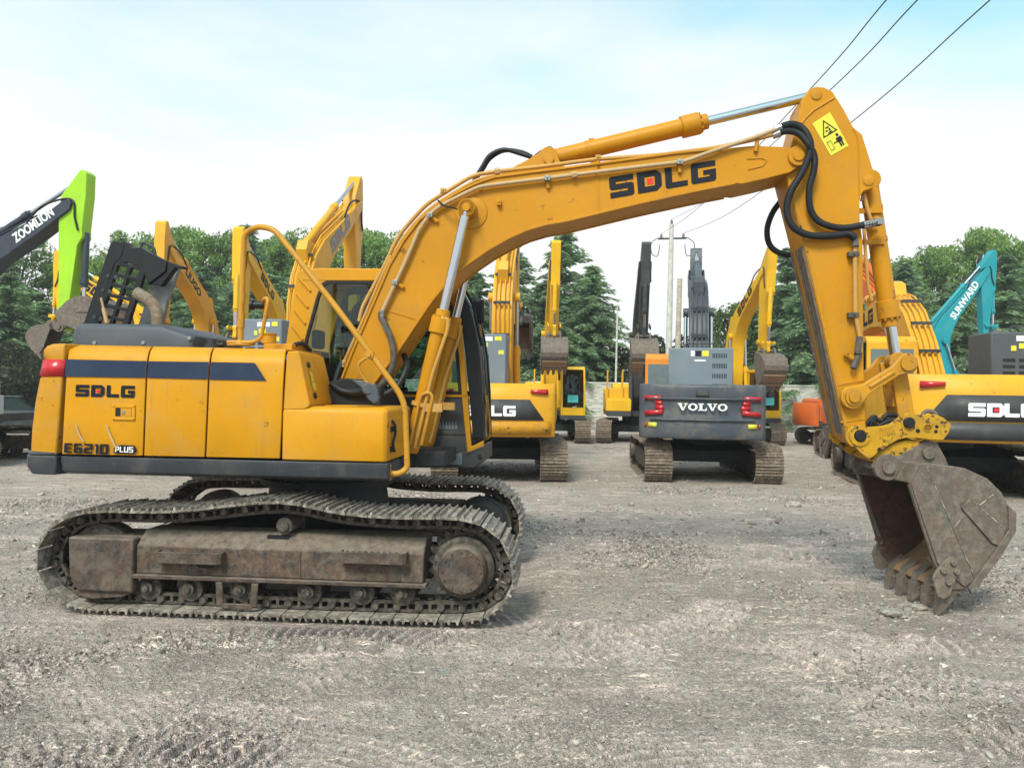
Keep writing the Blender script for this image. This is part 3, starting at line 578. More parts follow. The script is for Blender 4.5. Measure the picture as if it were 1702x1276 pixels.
# upper tank block with the sloping front
yu = YH + .012
a_ = XZ([(470.5, 680.5), (476.8, 592), (478.5, 584.5), (495, 583), (498, 590), (515, 671), (512.5, 676.5), (505, 680)], yu)
b_ = XZ([(471, 680.5), (477.5, 592), (479.5, 584), (531, 590), (538, 594), (556, 668), (555, 671), (540, 676)], -.52); 
tk = MB(); tk.loft([[(x, yu, z) for x, z in a_], [(x, -.52, z) for x, z in b_]]); tko = tk.build('fuel_tank_cover', M['yellow'], ex, .022, 40)
def tank_pt(u, v):   # on the sloping face: u across towards the far side, v up
    lo = Vector((a_[5][0], yu, a_[5][1])).lerp(Vector((b_[5][0], -.52, b_[5][1])), u); hi = Vector((a_[4][0], yu, a_[4][1])).lerp(Vector((b_[4][0], -.52, b_[4][1])), u); return lo.lerp(hi, v)
nrm = (tank_pt(1, 0) - tank_pt(0, 0)).cross(tank_pt(0, 1) - tank_pt(0, 0)).normalized() * .010
lay([[(0, 0), (1, 0), (1, .40), (0, .40)], [(0, .46), (.8, .46), (.8, 1), (0, 1)]], [tank_pt(.20, .28) + nrm, tank_pt(.32, .27) + nrm, tank_pt(.32, .66) + nrm, tank_pt(.20, .66) + nrm], M['decal_yellow'], 'warning_label', tko)
for v_ in (.16, .80):
    g = MB(); p = tank_pt(.22, v_); g.cyl(p, p + nrm * 2, .028, n=12); g.build('rubber_plug', M['rubber'], tko)

# engine hood top: moulded cover, open hood panel, exhaust
YC = -1.12
cv = MB(); lo = XZ([(119, 574), (320, 575)], YC); hi = XZ([(126, 546), (318, 559)], YC); zt1, zt2 = SI(137, 537.5, YC + .06).z, SI(316, 555, YC + .06).z; xk = SI(266, 540, YC).x
def cvr(x, zt, e=0.0): return [(x, YC + e, z_top - .03), (x, YC + e, zt - .055), (x, YC + .022 + e, zt - .018), (x, YC + .07 + e, zt), (x, -.08 - e, zt), (x, -.04 - e, zt - .03), (x, -.04 - e, z_top - .03)]
cv.loft([cvr(lo[0][0], zt1 - .045, .02), cvr(lo[0][0] + .035, zt1 - .012, .004), cvr(lo[0][0] + .09, zt1), cvr(xk, zt1 - .004), cvr(xk + .04, zt1 - .018), cvr(hi[1][0] - .02, zt2), cvr(hi[1][0] + .008, zt2 - .02, .02)]); cvo = cv.build('hood_cover', M['cover'], ex, .008, 50)
for a in (157.5, 238.5, 315):
    g = MB(); p = SI(a, 569.5 if a < 300 else 562, YC); g.cyl((p.x, YC, p.z), (p.x, YC - .012, p.z), .021, .017, n=12); g.build_each('bolt_head', M['bolt'], cvo)
YP = -.62
outer = [(139, 540), (184, 404), (187.5, 400.5), (213, 402.5), (216, 407), (236, 411), (258, 423), (281, 435), (279, 452), (268, 476), (250, 472), (243, 492), (228, 538)]
bars = [([(139, 540), (184, 404), (187.5, 400.5), (213, 402.5), (213, 410), (196, 437), (163, 540)], 'edge')]
op = MB(); op.prism(XZ([(137.5, 541), (183.5, 404), (187.5, 400.5), (207, 402), (203, 424), (189, 440), (160, 541)], YP), YP, YP + .05)
gx = lambda t, col: (np.interp(t, [0, 1], [189.5, 156]) + col * np.interp(t, [0, 1], [22, 22.0]), np.interp(t, [0, 1], [437, 540]) + col * 4.5)
rows = 6
for colk in (0, 1, 2):
    a, b = gx(-.10, colk + .18), gx(1.0, colk + .18); wd = 3.0 if colk < 2 else 5
    op.prism(XZ([(a[0] - wd, a[1]), (a[0] + wd, a[1]), (b[0] + wd, b[1]), (b[0] - wd, b[1])], YP), YP, YP + .05)
for rk in range(rows + 1):
    t = rk / rows; a, b = gx(t, .0), gx(t, 2.2); h_ = 3.2
    op.prism(XZ([(a[0], a[1] - h_), (b[0], b[1] - h_), (b[0], b[1] + h_), (a[0], a[1] + h_)], YP), YP + .004, YP + .046)
op.prism(XZ([(203, 424), (207, 402), (216, 404), (219, 411), (236, 411), (258, 423), (262, 440), (247, 462), (236, 448), (212, 436), (190, 440)], YP), YP + .002, YP + .048)
opo = op.build('open_hood_panel', M['black'], ex, .005)
for pts in ([(180, 459), (193, 461), (171, 483), (183, 485)], [(157, 527), (168, 530)]):
    for p in pts: g = MB(); v = SI(p[0], p[1], YP); g.lathe((v.x, YP, v.z), (0, -1, 0), [(0, .022), (.008, .02), (.01, .0)], 12); g.build('clip', M['dark'], opo)
g = MB(); flp = [SI(236, 411, YP), SI(258, 423, YP), SI(281, 435, YP), SI(279, 452, YP), SI(250, 474, YP), SI(246, 462, YP)]; g.prism([(v.x, v.z) for v in flp], YP - .05, YP - .002); g.prism(XZ([(281, 435), (309, 444), (306, 447), (293, 446), (270, 476), (251, 473)], YP), YP - .03, YP + .05); g.build('hood_lip', M['black'], opo, .006)
g = MB(); g.tube(round_path([SI(234, 413, YP), SI(235, 405, YP), SI(240, 403, YP), SI(256, 411, YP), SI(258.5, 424, YP)], .03), .014, 8); g.build('hood_handle', M['dark'], opo)
g = MB(); yi = YP + .22; g.prism(XZ([(228, 545), (250, 476), (272, 466), (296, 447), (277, 500), (268, 545)], yi), yi, yi + .06); g.build('insulation_mat', M['foam'], opo, .006)
g = MB(); g.tube([SI(168, 495, YP - .03), SI(172, 512, YP - .03)], .012, 8); g.tube([SI(172, 512, YP - .03), SI(178, 537, YP - .03)], .020, 8); g.build('gas_strut', M['pipe_tan'], opo)
pr_ = smooth_path([SI(263, 560, -.85), SI(262.5, 540, -.85), SI(262, 524, -.85), SI(256, 508, -.85), SI(244, 497, -.85), SI(226, 486.5, -.85)], 6)
g = MB(); g.tube(pr_, .058, 18); g.tube([p + (pr_[-1] - p) * .0 for p in pr_[-9:]], .061, 18); exo = g.build('exhaust_pipe', M['exhaust'], ex)
d = (pr_[-1] - pr_[-2]).normalized(); g = MB(); g.cyl(pr_[-1] - d * .02, pr_[-1] + d * .002, .050, n=16); g.build('pipe_mouth', M['matt_black'], exo)
# small fittings on the roof line
g = MB(); v = SI(351, 575, -.95); g.cyl((v.x, -.95, v.z - .02), (v.x, -.95, v.z + .02), .062, n=16); g.cyl((v.x, -.95, v.z + .02), (v.x, -.95, v.z + .065), .042, n=12); g.build('filler_cap', M['dark'], ex)
g = MB(); v = SI(364, 574, -.8); g.cyl((v.x - .03, -.8, v.z), (v.x + .05, -.8, v.z + .005), .026, n=10); g.build('hose_coupling', M['black'], ex)
g = MB(); a, b = SI(438, 578, -.9), SI(477, 571, -.9); g.box(a.x, b.x + .05, -.9, -.5, a.z - .04, b.z); g.build('roof_step', M['yellow'], ex, .008)
g = MB(); v = SI(447, 571, -.75); g.cyl((v.x, -.75, v.z), (v.x, -.75, v.z + .085), .07, n=18); g.cyl((v.x, -.75, v.z + .085), (v.x, -.75, v.z + .10), .078, n=18); tc_ = g.build('fuel_cap', M['yellow'], ex, .004)
g = MB(); g.tube(smooth_path([SI(490, 573, -.8), SI(503, 571, -.7), SI(515, 582, -.5)], 6), .022, 8); g.build('cable', M['rubber'], ex)
# handrails
def rail(pts, r, name='handrail', rr=.14): 
    g = MB(); g.tube(round_path(pts, rr, 7), r, 12); return g.build(name, M['rail'], ex)
YR = -1.22
hr = rail([SI(400, 566, -.95), SI(401, 520, -.95), SI(406, 388, -.97), SI(428, 376, -1.0), SI(456, 381, -1.05), SI(560, 512, -1.15), SI(673, 665, YR + .02), SI(677, 778, YR + .02), SI(664, 787, YR), SI(646, 787, YR)], .027)
g = MB()
for a, b, c, d_ in ((401, 545, 402, 520), (402, 505, 403, 487)): g.cyl(SI(a, b, -.95), SI(c, d_, -.955), .031, n=12)
g.build('rail_sleeve', M['rail'], hr)
g = MB(); v = SI(646, 787, YR); g.box(v.x - .022, v.x + .022, YR - .014, YR + .014, v.z - .06, v.z + .085); g.build('rail_bracket', M['rail'], hr, .004)
rail([SI(378, 568.5, -1.1), SI(420, 569, -1.1), SI(434, 562, -1.1), SI(446.5, 496, -1.1), SI(438, 496.5, -1.0), SI(436.5, 516, -.98)], .019, rr=.06)
g = MB(); v = SI(400, 569, -1.08); g.lathe((v.x, -1.08, v.z - .03), (0, 0, 1), [(0, .12), (.012, .12), (.02, .05), (.05, .04)], 20); g.build('rail_foot', M['rail'], ex)
g = MB(); v = SI(430, 507, -1.0); g.cyl((v.x - .05, -1.0, v.z), (v.x + .05, -1.0, v.z), .035, n=12); g.cyl((v.x - .05, -1.0, v.z), (v.x - .075, -1.0, v.z), .05, n=12); g.build('work_light', M['black'], ex)
rail([SI(614, 592, -1.18), SI(594, 604, -1.16), SI(601, 624, -1.14), SI(613, 640, -1.12)], .014, 'mirror_arm', .05)
g = MB(); v = SI(614.5, 590, -1.18); g.cyl((v.x, -1.215, v.z), (v.x, -1.14, v.z), .042, n=14); g.cyl((v.x, -1.235, v.z), (v.x, -1.215, v.z), .022, n=8); g.build('rail_clamp', M['rail'], ex)
g = MB(); g.prism(XZ([(585, 631), (610, 633), (616, 640), (622, 636), (626, 640), (631, 660), (629, 668), (621, 671), (610, 660), (606, 648)], -1.12), -1.14, -1.09); g.cyl(SI(612, 646, -1.15), SI(612, 646, -1.10), .055, n=14); g.build('rear_view_mirror', M['volvo'], ex, .01)
# ---------------- cab on the far side
Y0, Y1 = .42, 1.36
cab_out = XZ([(468, 752), (471, 600), (477, 540), (492, 456), (500, 449.5), (520, 446), (634, 447), (735, 452), (757, 463), (768, 484), (782, 508), (792, 545), (799, 590), (803, 650), (804, 738), (640, 752)], Y0)
def framed(out, inn_rows, y0, y1, mb):   # plate with an opening: quads between two equal loops
    n = len(out); vs = [(x, y0, z) for x, z in out] + [(x, y0, z) for x, z in inn_rows] + [(x, y1, z) for x, z in out] + [(x, y1, z) for x, z in inn_rows]; fs = []
    for i in range(n):
        j = (i + 1) % n; fs += [(i, j, n + j, n + i), (2 * n + i, 3 * n + i, 3 * n + j, 2 * n + j), (i, 2 * n + i, 2 * n + j, j), (n + i, n + j, 3 * n + j, 3 * n + i)]
    mb.add(vs, fs)
o_ = [(484, 660), (475, 572), (492, 455), (501, 449), (530, 446), (640, 447), (735, 452), (752, 463), (762, 500), (772, 590), (777, 660)]
i_ = [(506, 655), (507, 566), (527, 493), (536, 471), (544, 467), (640, 468), (730, 472), (741, 482), (752, 510), (762, 590), (767, 655)]
cabm = MB(); framed(XZ(o_, Y0), XZ(i_, Y0), Y0, Y0 + .05, cabm); framed(XZ(o_, Y0), XZ(i_, Y0), Y1 - .05, Y1, cabm)
rf = XZ([(494, 453), (502, 448), (530, 445.5), (640, 446.5), (733, 451.5), (752, 461), (753, 467), (500, 467)], Y0); cabm.prism(rf, Y0 - .004, Y1 + .004)
cabm.prism(XZ([(767, 655), (777, 655), (783, 742), (803, 732), (803, 748), (776, 752)], Y0), Y0, Y0 + .10); cabm.prism(XZ([(470, 655), (505, 655), (505, 748), (468, 748)], Y0), Y0, Y1)
cabo = cabm.build('cab', M['yellow'], ex, .012)
for i in range(5):     # pressed ribs on the rear pillar
    a = (497 - i * 3.6, 462 + i * 27); g = MB(); g.tube([SI(a[0], a[1], Y0 - .004), SI(a[0] + 19 - i * .7, a[1] + 22, Y0 - .004)], .016, 6); g.build('pillar_rib', M['yellow'], cabo)
tr = MB(); ii = [(510, 650), (511, 566), (530.5, 495), (539, 475), (546, 472), (640, 472), (728, 476), (737, 485), (747, 512), (757, 590), (762, 650)]
framed(XZ(i_, Y0), XZ(ii, Y0), Y0 - .012, Y0 + .03, tr); framed(XZ(i_, Y0), XZ(ii, Y0), Y1 - .03, Y1 + .006, tr); tr.build('window_seal', M['black'], cabo)
g = MB(); g.prism(XZ(ii, Y0), Y0 + .008, Y0 + .014); g.build('window', M['glass'], cabo)
g = MB(); g.prism(XZ(ii, Y0), Y1 - .022, Y1 - .016); g.build('window', M['glass'], cabo)
g = MB(); g.prism(XZ([(488, 655), (772, 655), (779, 750), (488, 750)], Y0), Y0 + .012, Y0 + .05); lp = g.build('lower_panel', M['charcoal'], cabo)
lay([p for i in range(8) for p in _q((i * .13, .0, i * .13 + .09, .35), (i * .13 + .02, .40, i * .13 + .06, .62))], [SI(719, 712, Y0 + .008), SI(760, 713, Y0 + .008), SI(759, 694, Y0 + .008), SI(719, 693, Y0 + .008)], M['hood_grey'], 'instruction_print', lp)
for py in (660, 721):
    g = MB(); a, b = SI(700, py, Y0 + .01), SI(776, py, Y0 + .01); g.box(a.x, b.x, Y0 + .006, Y0 + .011, a.z - .004, a.z + .004); g.build('panel_seam', M['black'], lp)
g = MB(); g.prism(XZ([(640, 752), (790, 750), (803, 741), (803.5, 768), (787, 777.5), (640, 776)], Y0), Y0 - .03, Y1); g.prism(XZ([(775, 752), (803, 741), (803, 745), (776, 757)], Y0), Y0 - .036, Y1); cbs = g.build('cab_base', M['charcoal'], ex, .012)
g = MB(); a, b = SI(725, 771, Y0 - .03), SI(768, 753, Y0 - .03); g.box(a.x, b.x, Y0 - .036, Y0 - .031, a.z, b.z); g.build('base_label', M['hood_grey'], cbs); g = MB(); g.cyl(SI(797, 757, Y0 - .03), SI(797, 757, Y0 - .06), .022, n=10); g.build_each('bolt_head', M['black'], cbs)
# curved windscreen with its black edge
ws = [(757, 466), (768, 484), (780, 508), (790, 545), (797, 590), (801, 650), (803, 730)]
wz = [(764, 500), (768, 520), (773, 550), (778, 590), (781, 650), (786, 728)]
g = MB(); g.prism(XZ([(752, 462)] + ws + [(786, 728), (779, 655), (773, 590), (763, 505), (754, 478)], Y0), Y0 + .02, Y0 + .08); g.prism(XZ([(752, 462)] + ws + [(786, 728), (779, 655), (773, 590), (763, 505), (754, 478)], Y0), Y1 - .08, Y1 - .02); g.build('windscreen_frame', M['black'], cabo, .01)
wl = XZ(ws, Y0); g = MB(); g.loft([[(x - .012, y, z) for x, z in wl] for y in (Y0 + .081, (Y0 + Y1) / 2, Y1 - .081)], closed=False, caps=False); w_ = g.build('windscreen', M['glass_dark'], cabo); so = w_.modifiers.new('t', 'SOLIDIFY'); so.thickness = .006
# inside
g = MB(); p = SI(560, 690, .85); g.box(p.x - .25, p.x + .28, .62, 1.14, p.z - .15, p.z + .05); g.loft([[(p.x - .30 + dx, y, p.z + h) for dx, y in ((0, .64), (.12, .64), (.12, 1.12), (0, 1.12))] for h, in ((.03,), (.75,))]); g.box(p.x - .30, p.x - .20, .76, 1.0, p.z + .78, p.z + 1.0); g.build('seat', M['matt_black'], cabo, .03)
g = MB(); p = SI(650, 650, .8); 
for yy in (.55, 1.2): g.box(p.x - .25, p.x + .10, yy - .07, yy + .07, p.z - .2, p.z + .05); g.cyl((p.x + .05, yy, p.z + .05), (p.x + .08, yy, p.z + .25), .02)
g.box(p.x + .55, p.x + .75, .5, 1.3, p.z - .6, p.z - .1); g.box(SI(490, 700, Y0).x, SI(790, 700, Y0).x, Y0 + .06, Y1 - .06, SI(600, 735, Y0).z, SI(600, 725, Y0).z); g.build('console', M['matt_black'], cabo, .015)
g = MB(); g.tube(round_path([SI(575, 600, .46), SI(576, 486, .46), SI(585, 480, .46), SI(640, 480, .46)], .05), .02, 8); g.tube(smooth_path([SI(585, 560, .7), SI(590, 520, .7), SI(604, 508, .7), SI(618, 540, .7), SI(612, 620, .7)], 5), .05, 8); g.build('cab_grab_bar', M['charcoal'], cabo)
# mirror, wiper, front handrail
g = MB(); a, b = SI(788, 538, 1.0), SI(806, 498, 1.0); g.box(a.x, b.x, .92, 1.02, a.z, b.z); g.build('side_mirror', M['black'], cabo, .03)
g = MB(); g.tube(round_path([SI(776, 488, 1.1), SI(790, 520, 1.0), SI(797, 533, 1.0)], .05), .016, 8); g.build('mirror_bracket', M['black'], cabo)
g = MB(); g.tube(round_path([SI(797, 540, 1.1), SI(805, 600, 1.15), SI(814, 712, 1.15), SI(812, 728, 1.15), SI(803, 731, 1.15)], .05), .016, 8); g.build('front_handrail', M['rail'], cabo)
g = MB(); g.tube([SI(772, 480, .6), SI(786, 505, .6), SI(797, 560, .6), SI(801, 575, .6)], .018, 6); g.build('wiper', M['black'], cabo)
g = MB(); g.box(SI(686, 760, .2).x, SI(706, 760, .2).x, -.25, .36, SI(690, 768, .2).z, SI(690, 748, .2).z)
for i in range(5): g.box(SI(688, 760, .2).x + i * .022, SI(688, 760, .2).x + .012 + i * .022, -.24, .34, SI(690, 748, .2).z, SI(690, 748, .2).z + .018)
g.build('foot_step', M['dark'], ex)

# ---------------- boom
BY0, BY1 = -.33, .23
boom_px = [(560, 655), (566.6, 634), (585.5, 585), (612.6, 523), (648, 440), (671, 400), (697, 366), (726, 343), (755, 323.5), (786, 307.5), (805, 300), (823, 294.5), (880, 287), (938, 280), (1030, 267.5), (1122, 255), (1200, 247), (1254, 242), (1300, 244), (1322, 246), (1336, 250), (1341, 260), (1337, 271), (1313, 287), (1270, 298), (1234, 306), (1222, 305), (1165, 316), (1109, 328), (1060, 339), (1010, 351), (944.5, 367), (905, 374), (875, 383), (846, 396), (812, 415), (780, 437), (757, 456), (738, 476), (718, 500), (690, 541), (659, 587), (618, 641), (596, 672), (575, 672)]
bx = XZ(boom_px, BY0); bo = MB(); bo.prism(bx, BY0, BY1); boom = bo.build('boom', M['yellow_boom'], ex, .008)
def inset_band(i0, i1, w, y, off):     # flange lip along a run of the outline
    n = len(bx); P = [Vector(bx[k % n]) for k in range(i0, i1 + 1)]; g = MB()
    for side in (BY0, BY1):
        s = -1 if side == BY0 else 1; rows = []
        for k, p in enumerate(P):
            d = (P[min(k + 1, len(P) - 1)] - P[max(k - 1, 0)]).normalized(); nn = Vector((d.y, -d.x)); q = p + nn * w; r = p - nn * .012
            rows.append([(r.x, side, r.y), (r.x, side + s * off, r.y), (q.x, side + s * off, q.y), (q.x, side, q.y)])
        g.loft(rows)
    return g
inset_band(26, 42, .016, 0, .022).build('boom_flange', M['yellow_boom'], boom, .004)
inset_band(1, 16, .012, 0, .018).build('boom_flange', M['yellow_boom'], boom, .004)
g = MB()
for pts in ([(988, 268), (992, 270), (998, 355), (994, 356)], [(633, 511), (695, 530), (694.5, 532.5), (632, 513.5)]): g.prism(XZ(pts, BY0 - .001), BY0 - .006, BY0 - .0005)
g.prism(XZ([(1241, 263), (1268, 262), (1276, 267), (1268, 277), (1243, 283), (1243, 281.5), (1266, 275), (1273, 267.5), (1267, 264), (1241, 265)], BY0 - .001), BY0 - .008, BY0 - .0005)
g.build_each('boom_weld', M['yellow_boom'], boom, .002)
brand('SDLG', [SI(1015, 330.5, BY0 - .004), SI(1190.8, 300, BY0 - .004), SI(1189.5, 266, BY0 - .004), SI(1011.5, 295, BY0 - .004)], M['decal_black'], boom, name='maker_lettering')
g = MB(); v = SI(1326, 260, BY0)
for s, y in ((-1, BY0), (1, BY1)): g.cyl((v.x, y, v.z), (v.x, y + s * .030, v.z), .098, n=28); g.cyl((v.x, y + s * .030, v.z), (v.x, y + s * .045, v.z), .055, n=20)
g.build_each('boom_tip_boss', M['yellow_boom'], boom, .004)
g = MB(); v = SI(778.7, 351, BY0)
for s, y in ((-1, BY0), (1, BY1)):
    g.lathe((v.x + .03, y, v.z - .02), (0, s, 0), [(0, .165), (.012, .16), (.02, .12)], 28); g.lathe((v.x, y, v.z), (0, s, 0), [(0, .10), (.07, .09), (.07, .088)], 24); g.cyl((v.x, y + s * .07, v.z), (v.x, y + s * .165, v.z), .085, n=24); g.cyl((v.x, y + s * .165, v.z), (v.x, y + s * .18, v.z), .045, n=6)
bp = g.build_each('cylinder_pin_boss', M['yellow_boom'], boom, .004); pinz = v
g = MB(); v = SI(590, 660, BY0); g.cyl((v.x, BY0 - .05, v.z), (v.x, BY1 + .05, v.z), .13, n=24); g.build('boom_foot', M['yellow_boom'], boom)
g = MB(); v0 = SI(585, 650, BY0); 
for y in (BY0 - .10, BY1 + .06): g.prism([(v0.x - .25, z_skirt_t), (v0.x + .65, z_skirt_t), (v0.x + .62, z_skirt_t + .12), (v0.x + .16, v0.z + .12), (v0.x - .1, v0.z + .13), (v0.x - .2, v0.z)], y, y + .04)
g.build('boom_mount', M['matt_black'], ex)
g = MB()
brk = XZ([(830, 291), (855, 278), (878, 266), (892, 257.5), (900, 252), (908, 251), (918, 253), (926, 258), (929, 266), (932, 272), (940, 279)], -.17)
for y in (-.19, .05): g.prism(brk + [(brk[-1][0], brk[-1][1] - .06), (brk[0][0], brk[0][1] - .06)], y, y + .04)
v = SI(912, 265, -.19); g.cyl((v.x, -.215, v.z), (v.x, .115, v.z), .052, n=20); g.build('cylinder_bracket', M['yellow_boom'], boom, .004)
def small(pts, parent, name='pipe_clamp', mat='bolt', yl=BY0 - .03, sz=.028, h=.05):
    for a, b in pts:
        g = MB(); v = SI(a, b, yl); g.box(v.x - sz, v.x + sz, yl - .03, yl + .035, v.z - h * .35, v.z + h * .65); g.cyl((v.x, yl - .03, v.z + h * .2), (v.x, yl - .042, v.z + h * .2), .012, n=6); g.build(name, M[mat], parent, .004)
def weldtab(pts, parent, mat='yellow_boom', yl=BY0 - .02):
    for a, b, c, d_ in pts: g = MB(); p, q = SI(a, b, yl), SI(c, d_, yl); g.tube([p, q], .020, 6); g.build('pipe_tab', M[mat], parent)
pyl = BY0 - .045
pb = [(634.5, 520), (646, 495), (657, 471), (674, 435), (689.8, 398), (695.4, 384), (710, 362), (726.5, 345.5), (760, 328), (794, 311.5), (814, 308), (911.6, 296), (1020, 282.5), (1135, 269), (1150, 264), (1204.5, 244.5), (1260, 227), (1293, 213.5)]
g = MB(); g.tube(round_path([SI(a, b, pyl) for a, b in pb], .12), .021, 10); g.build('hydraulic_pipe', M['pipe_tan'], boom)
pa = [(597, 534), (602, 511), (620, 478), (642, 436), (660, 395), (686, 364), (709.5, 339), (740.6, 319.5), (785.7, 291.5), (822, 285.5), (900, 277), (994, 264.5), (1096, 258), (1198, 244.5), (1260, 230.7), (1290, 222.5)]
g = MB(); g.tube(round_path([SI(a, b, -.26) for a, b in pa], .12), .021, 10); g.build('hydraulic_pipe', M['pipe'], boom)
for yl, dx in ((-.10, 2), (.08, 6)):
    g = MB(); g.tube(round_path([SI(a + dx, b + 2, yl) for a, b in [(569, 608), (604, 530), (640, 446), (662, 402), (690, 366), (715, 343), (745, 323), (788, 298), (826, 288)]], .12), .021, 10); g.build('hydraulic_pipe', M['pipe'], boom)
g = MB(); g.tube(round_path([SI(a, b, -.27) for a, b in [(571, 604), (600, 540), (630, 470), (651, 425)]], .1), .018, 8); g.build('hydraulic_pipe', M['pipe'], boom)
small([(657, 471), (715, 359), (910, 298), (1130, 271)], boom, yl=pyl, mat='bolt'); small([(737, 319), (994, 264), (1261, 229)], boom, yl=-.26, mat='pipe'); small([(573, 604), (596, 553), (650, 436)], boom, yl=-.26, mat='pipe', sz=.02)
weldtab([(662, 473, 671, 478), (719, 362, 727, 369), (910, 303, 911.5, 313), (1129, 276, 1130, 287), (1259, 232, 1256, 252), (994, 268, 994, 274)], boom)
g = MB(); 
for a, b in ((825, 285), (953, 291)):
    v, w = SI(a - 3, b + .5, pyl if a > 900 else -.26), SI(a + 6, b - .8, pyl if a > 900 else -.26); g.cyl(v, w, .034, n=6)
g.build_each('pipe_union', M['pipe_tan'], boom)
small([(829.5, 338.5)], boom, 'mounting_lug', 'yellow_boom', BY0 - .02, .022, .06); small([(799, 317)], boom, 'mounting_lug', 'yellow_boom', BY0 - .01, .012, .02)
g = MB(); g.tube(smooth_path([SI(728, 333, pyl - .02), SI(738, 342, pyl - .05), SI(752, 345, pyl - .08), SI(765, 349, pyl - .1)], 4), .009, 6); g.build('grease_hose', M['rubber'], boom)
def hose(pts, r, parent, mat='rubber', name='hydraulic_hose', per=10, rings=True):
    g = MB(); g.tube(smooth_path(pts, per), r, 10, rings); return g.build(name, M[mat], parent)
hose([SI(634.5, 519, pyl), SI(634, 528, pyl), SI(643, 546, pyl - .02), SI(651, 568, pyl - .04), SI(654, 595, pyl - .05), SI(648, 620, pyl - .03), SI(634, 640, pyl), SI(620, 655, pyl + .05)], .030, boom, 'hose_old')
g = MB(); g.cyl(SI(635, 516, pyl), SI(634, 527, pyl), .032, n=8); g.cyl(SI(637, 535, pyl), SI(645, 551, pyl - .02), .034, n=8); g.build_each('hose_fitting', M['bolt'], boom)
hose([SI(550, 637, -.62), SI(570, 650, -.62), SI(597, 652, -.65), SI(612, 647, -.7)], .032, ex, 'rubber')
hose([SI(622, 660, -.5), SI(640, 655, -.45), SI(662, 640, -.4), SI(676, 610, -.30), SI(672, 590, -.1)], .03, ex, 'rubber'); hose([SI(556, 640, -.2), SI(562, 620, -.1), SI(570, 600, .0)], .03, ex, 'rubber')
g = MB(); g.box(SI(550, 665, -.4).x, SI(640, 665, -.4).x, -.60, .34, z_skirt_t, SI(600, 645, -.4).z); g.cyl(SI(575, 655, -.58), SI(575, 655, -.5), .16, n=20); g.build('swing_motor', M['matt_black'], ex, .02)
for k, dz in enumerate((0, 5)):      # black hoses arching to the arm cylinder base
    hose([SI(884, 262 - dz * .2, -.06 + .05 * k), SI(866, 256 - dz * .6, -.06 + .05 * k), SI(838, 249 + dz * .3, -.06 + .05 * k), SI(815, 258 + dz, -.06 + .05 * k), SI(802, 277 + dz, -.06 + .05 * k), SI(786, 304, -.06 + .05 * k)], .023, boom, rings=False)
hose([SI(886, 263, -.1), SI(900, 252, -.12), SI(914, 246, -.12), SI(924, 256, -.1)], .016, boom, rings=False)

def cylinder(p0, p1, split, rt, rr, parent, name, mat='yellow_boom', gland=.30, gr=1.22, n=28, band=()):
    p0, p1 = Vector(p0), Vector(p1); d = p1 - p0; L = d.length; u = d / L; s = split * L; g = MB()
    g.lathe(p0, u, [(0, rt * .8), (.06, rt), (s - gland, rt), (s - gland, rt * gr), (s - .085, rt * gr), (s - .085, rt * .92), (s, rt * .88), (s, rr)], n)
    o = g.build(name, M[mat], parent, .004); g = MB(); g.cyl(p0 + u * (s - .02), p1, rr, n=n); g.build('piston_rod', M['chrome'], o)
    for b in band: g = MB(); q = p0 + u * b; g.cyl(q - u * .022, q + u * .022, rt * 1.08, n=n); g.build('cylinder_band', M[mat], o)
    g = MB()
    for k in range(10): a = 2 * math.pi * k / 10; e = u.orthogonal().normalized(); f = u.cross(e); q = p0 + u * (s - .085) + (e * math.cos(a) + f * math.sin(a)) * rt * 1.06; g.cyl(q, q + u * .02, .012, n=6)
    g.build('gland_bolts', M[mat], o)
    return o
def eye(p, y0, y1, r, parent, mat, name='cylinder_eye'): g = MB(); g.cyl((p.x, y0, p.z), (p.x, y1, p.z), r, n=24); return g.build(name, M[mat], parent, .006)
# arm cylinder on top of the boom
yc = -.05; pA, pB = SI(912, 265, yc), SI(1358, 158, yc)
ac = cylinder(pA, pB, .598, .088, .047, ex, 'arm_cylinder', 'yellow_boom', .27, 1.27, band=(.42,)); eye(pA, yc - .10, yc + .10, .10, ac, 'yellow_boom')
g = MB(); v = SI(983, 238, yc); g.box(v.x - .03, v.x + .03, yc - .03, yc + .03, v.z - .02, v.z + .04); v = SI(987, 268, yc); g.box(v.x - .035, v.x + .035, yc - .06, yc + .03, v.z - .04, v.z + .02); g.build('cylinder_lug', M['yellow_boom'], ac)
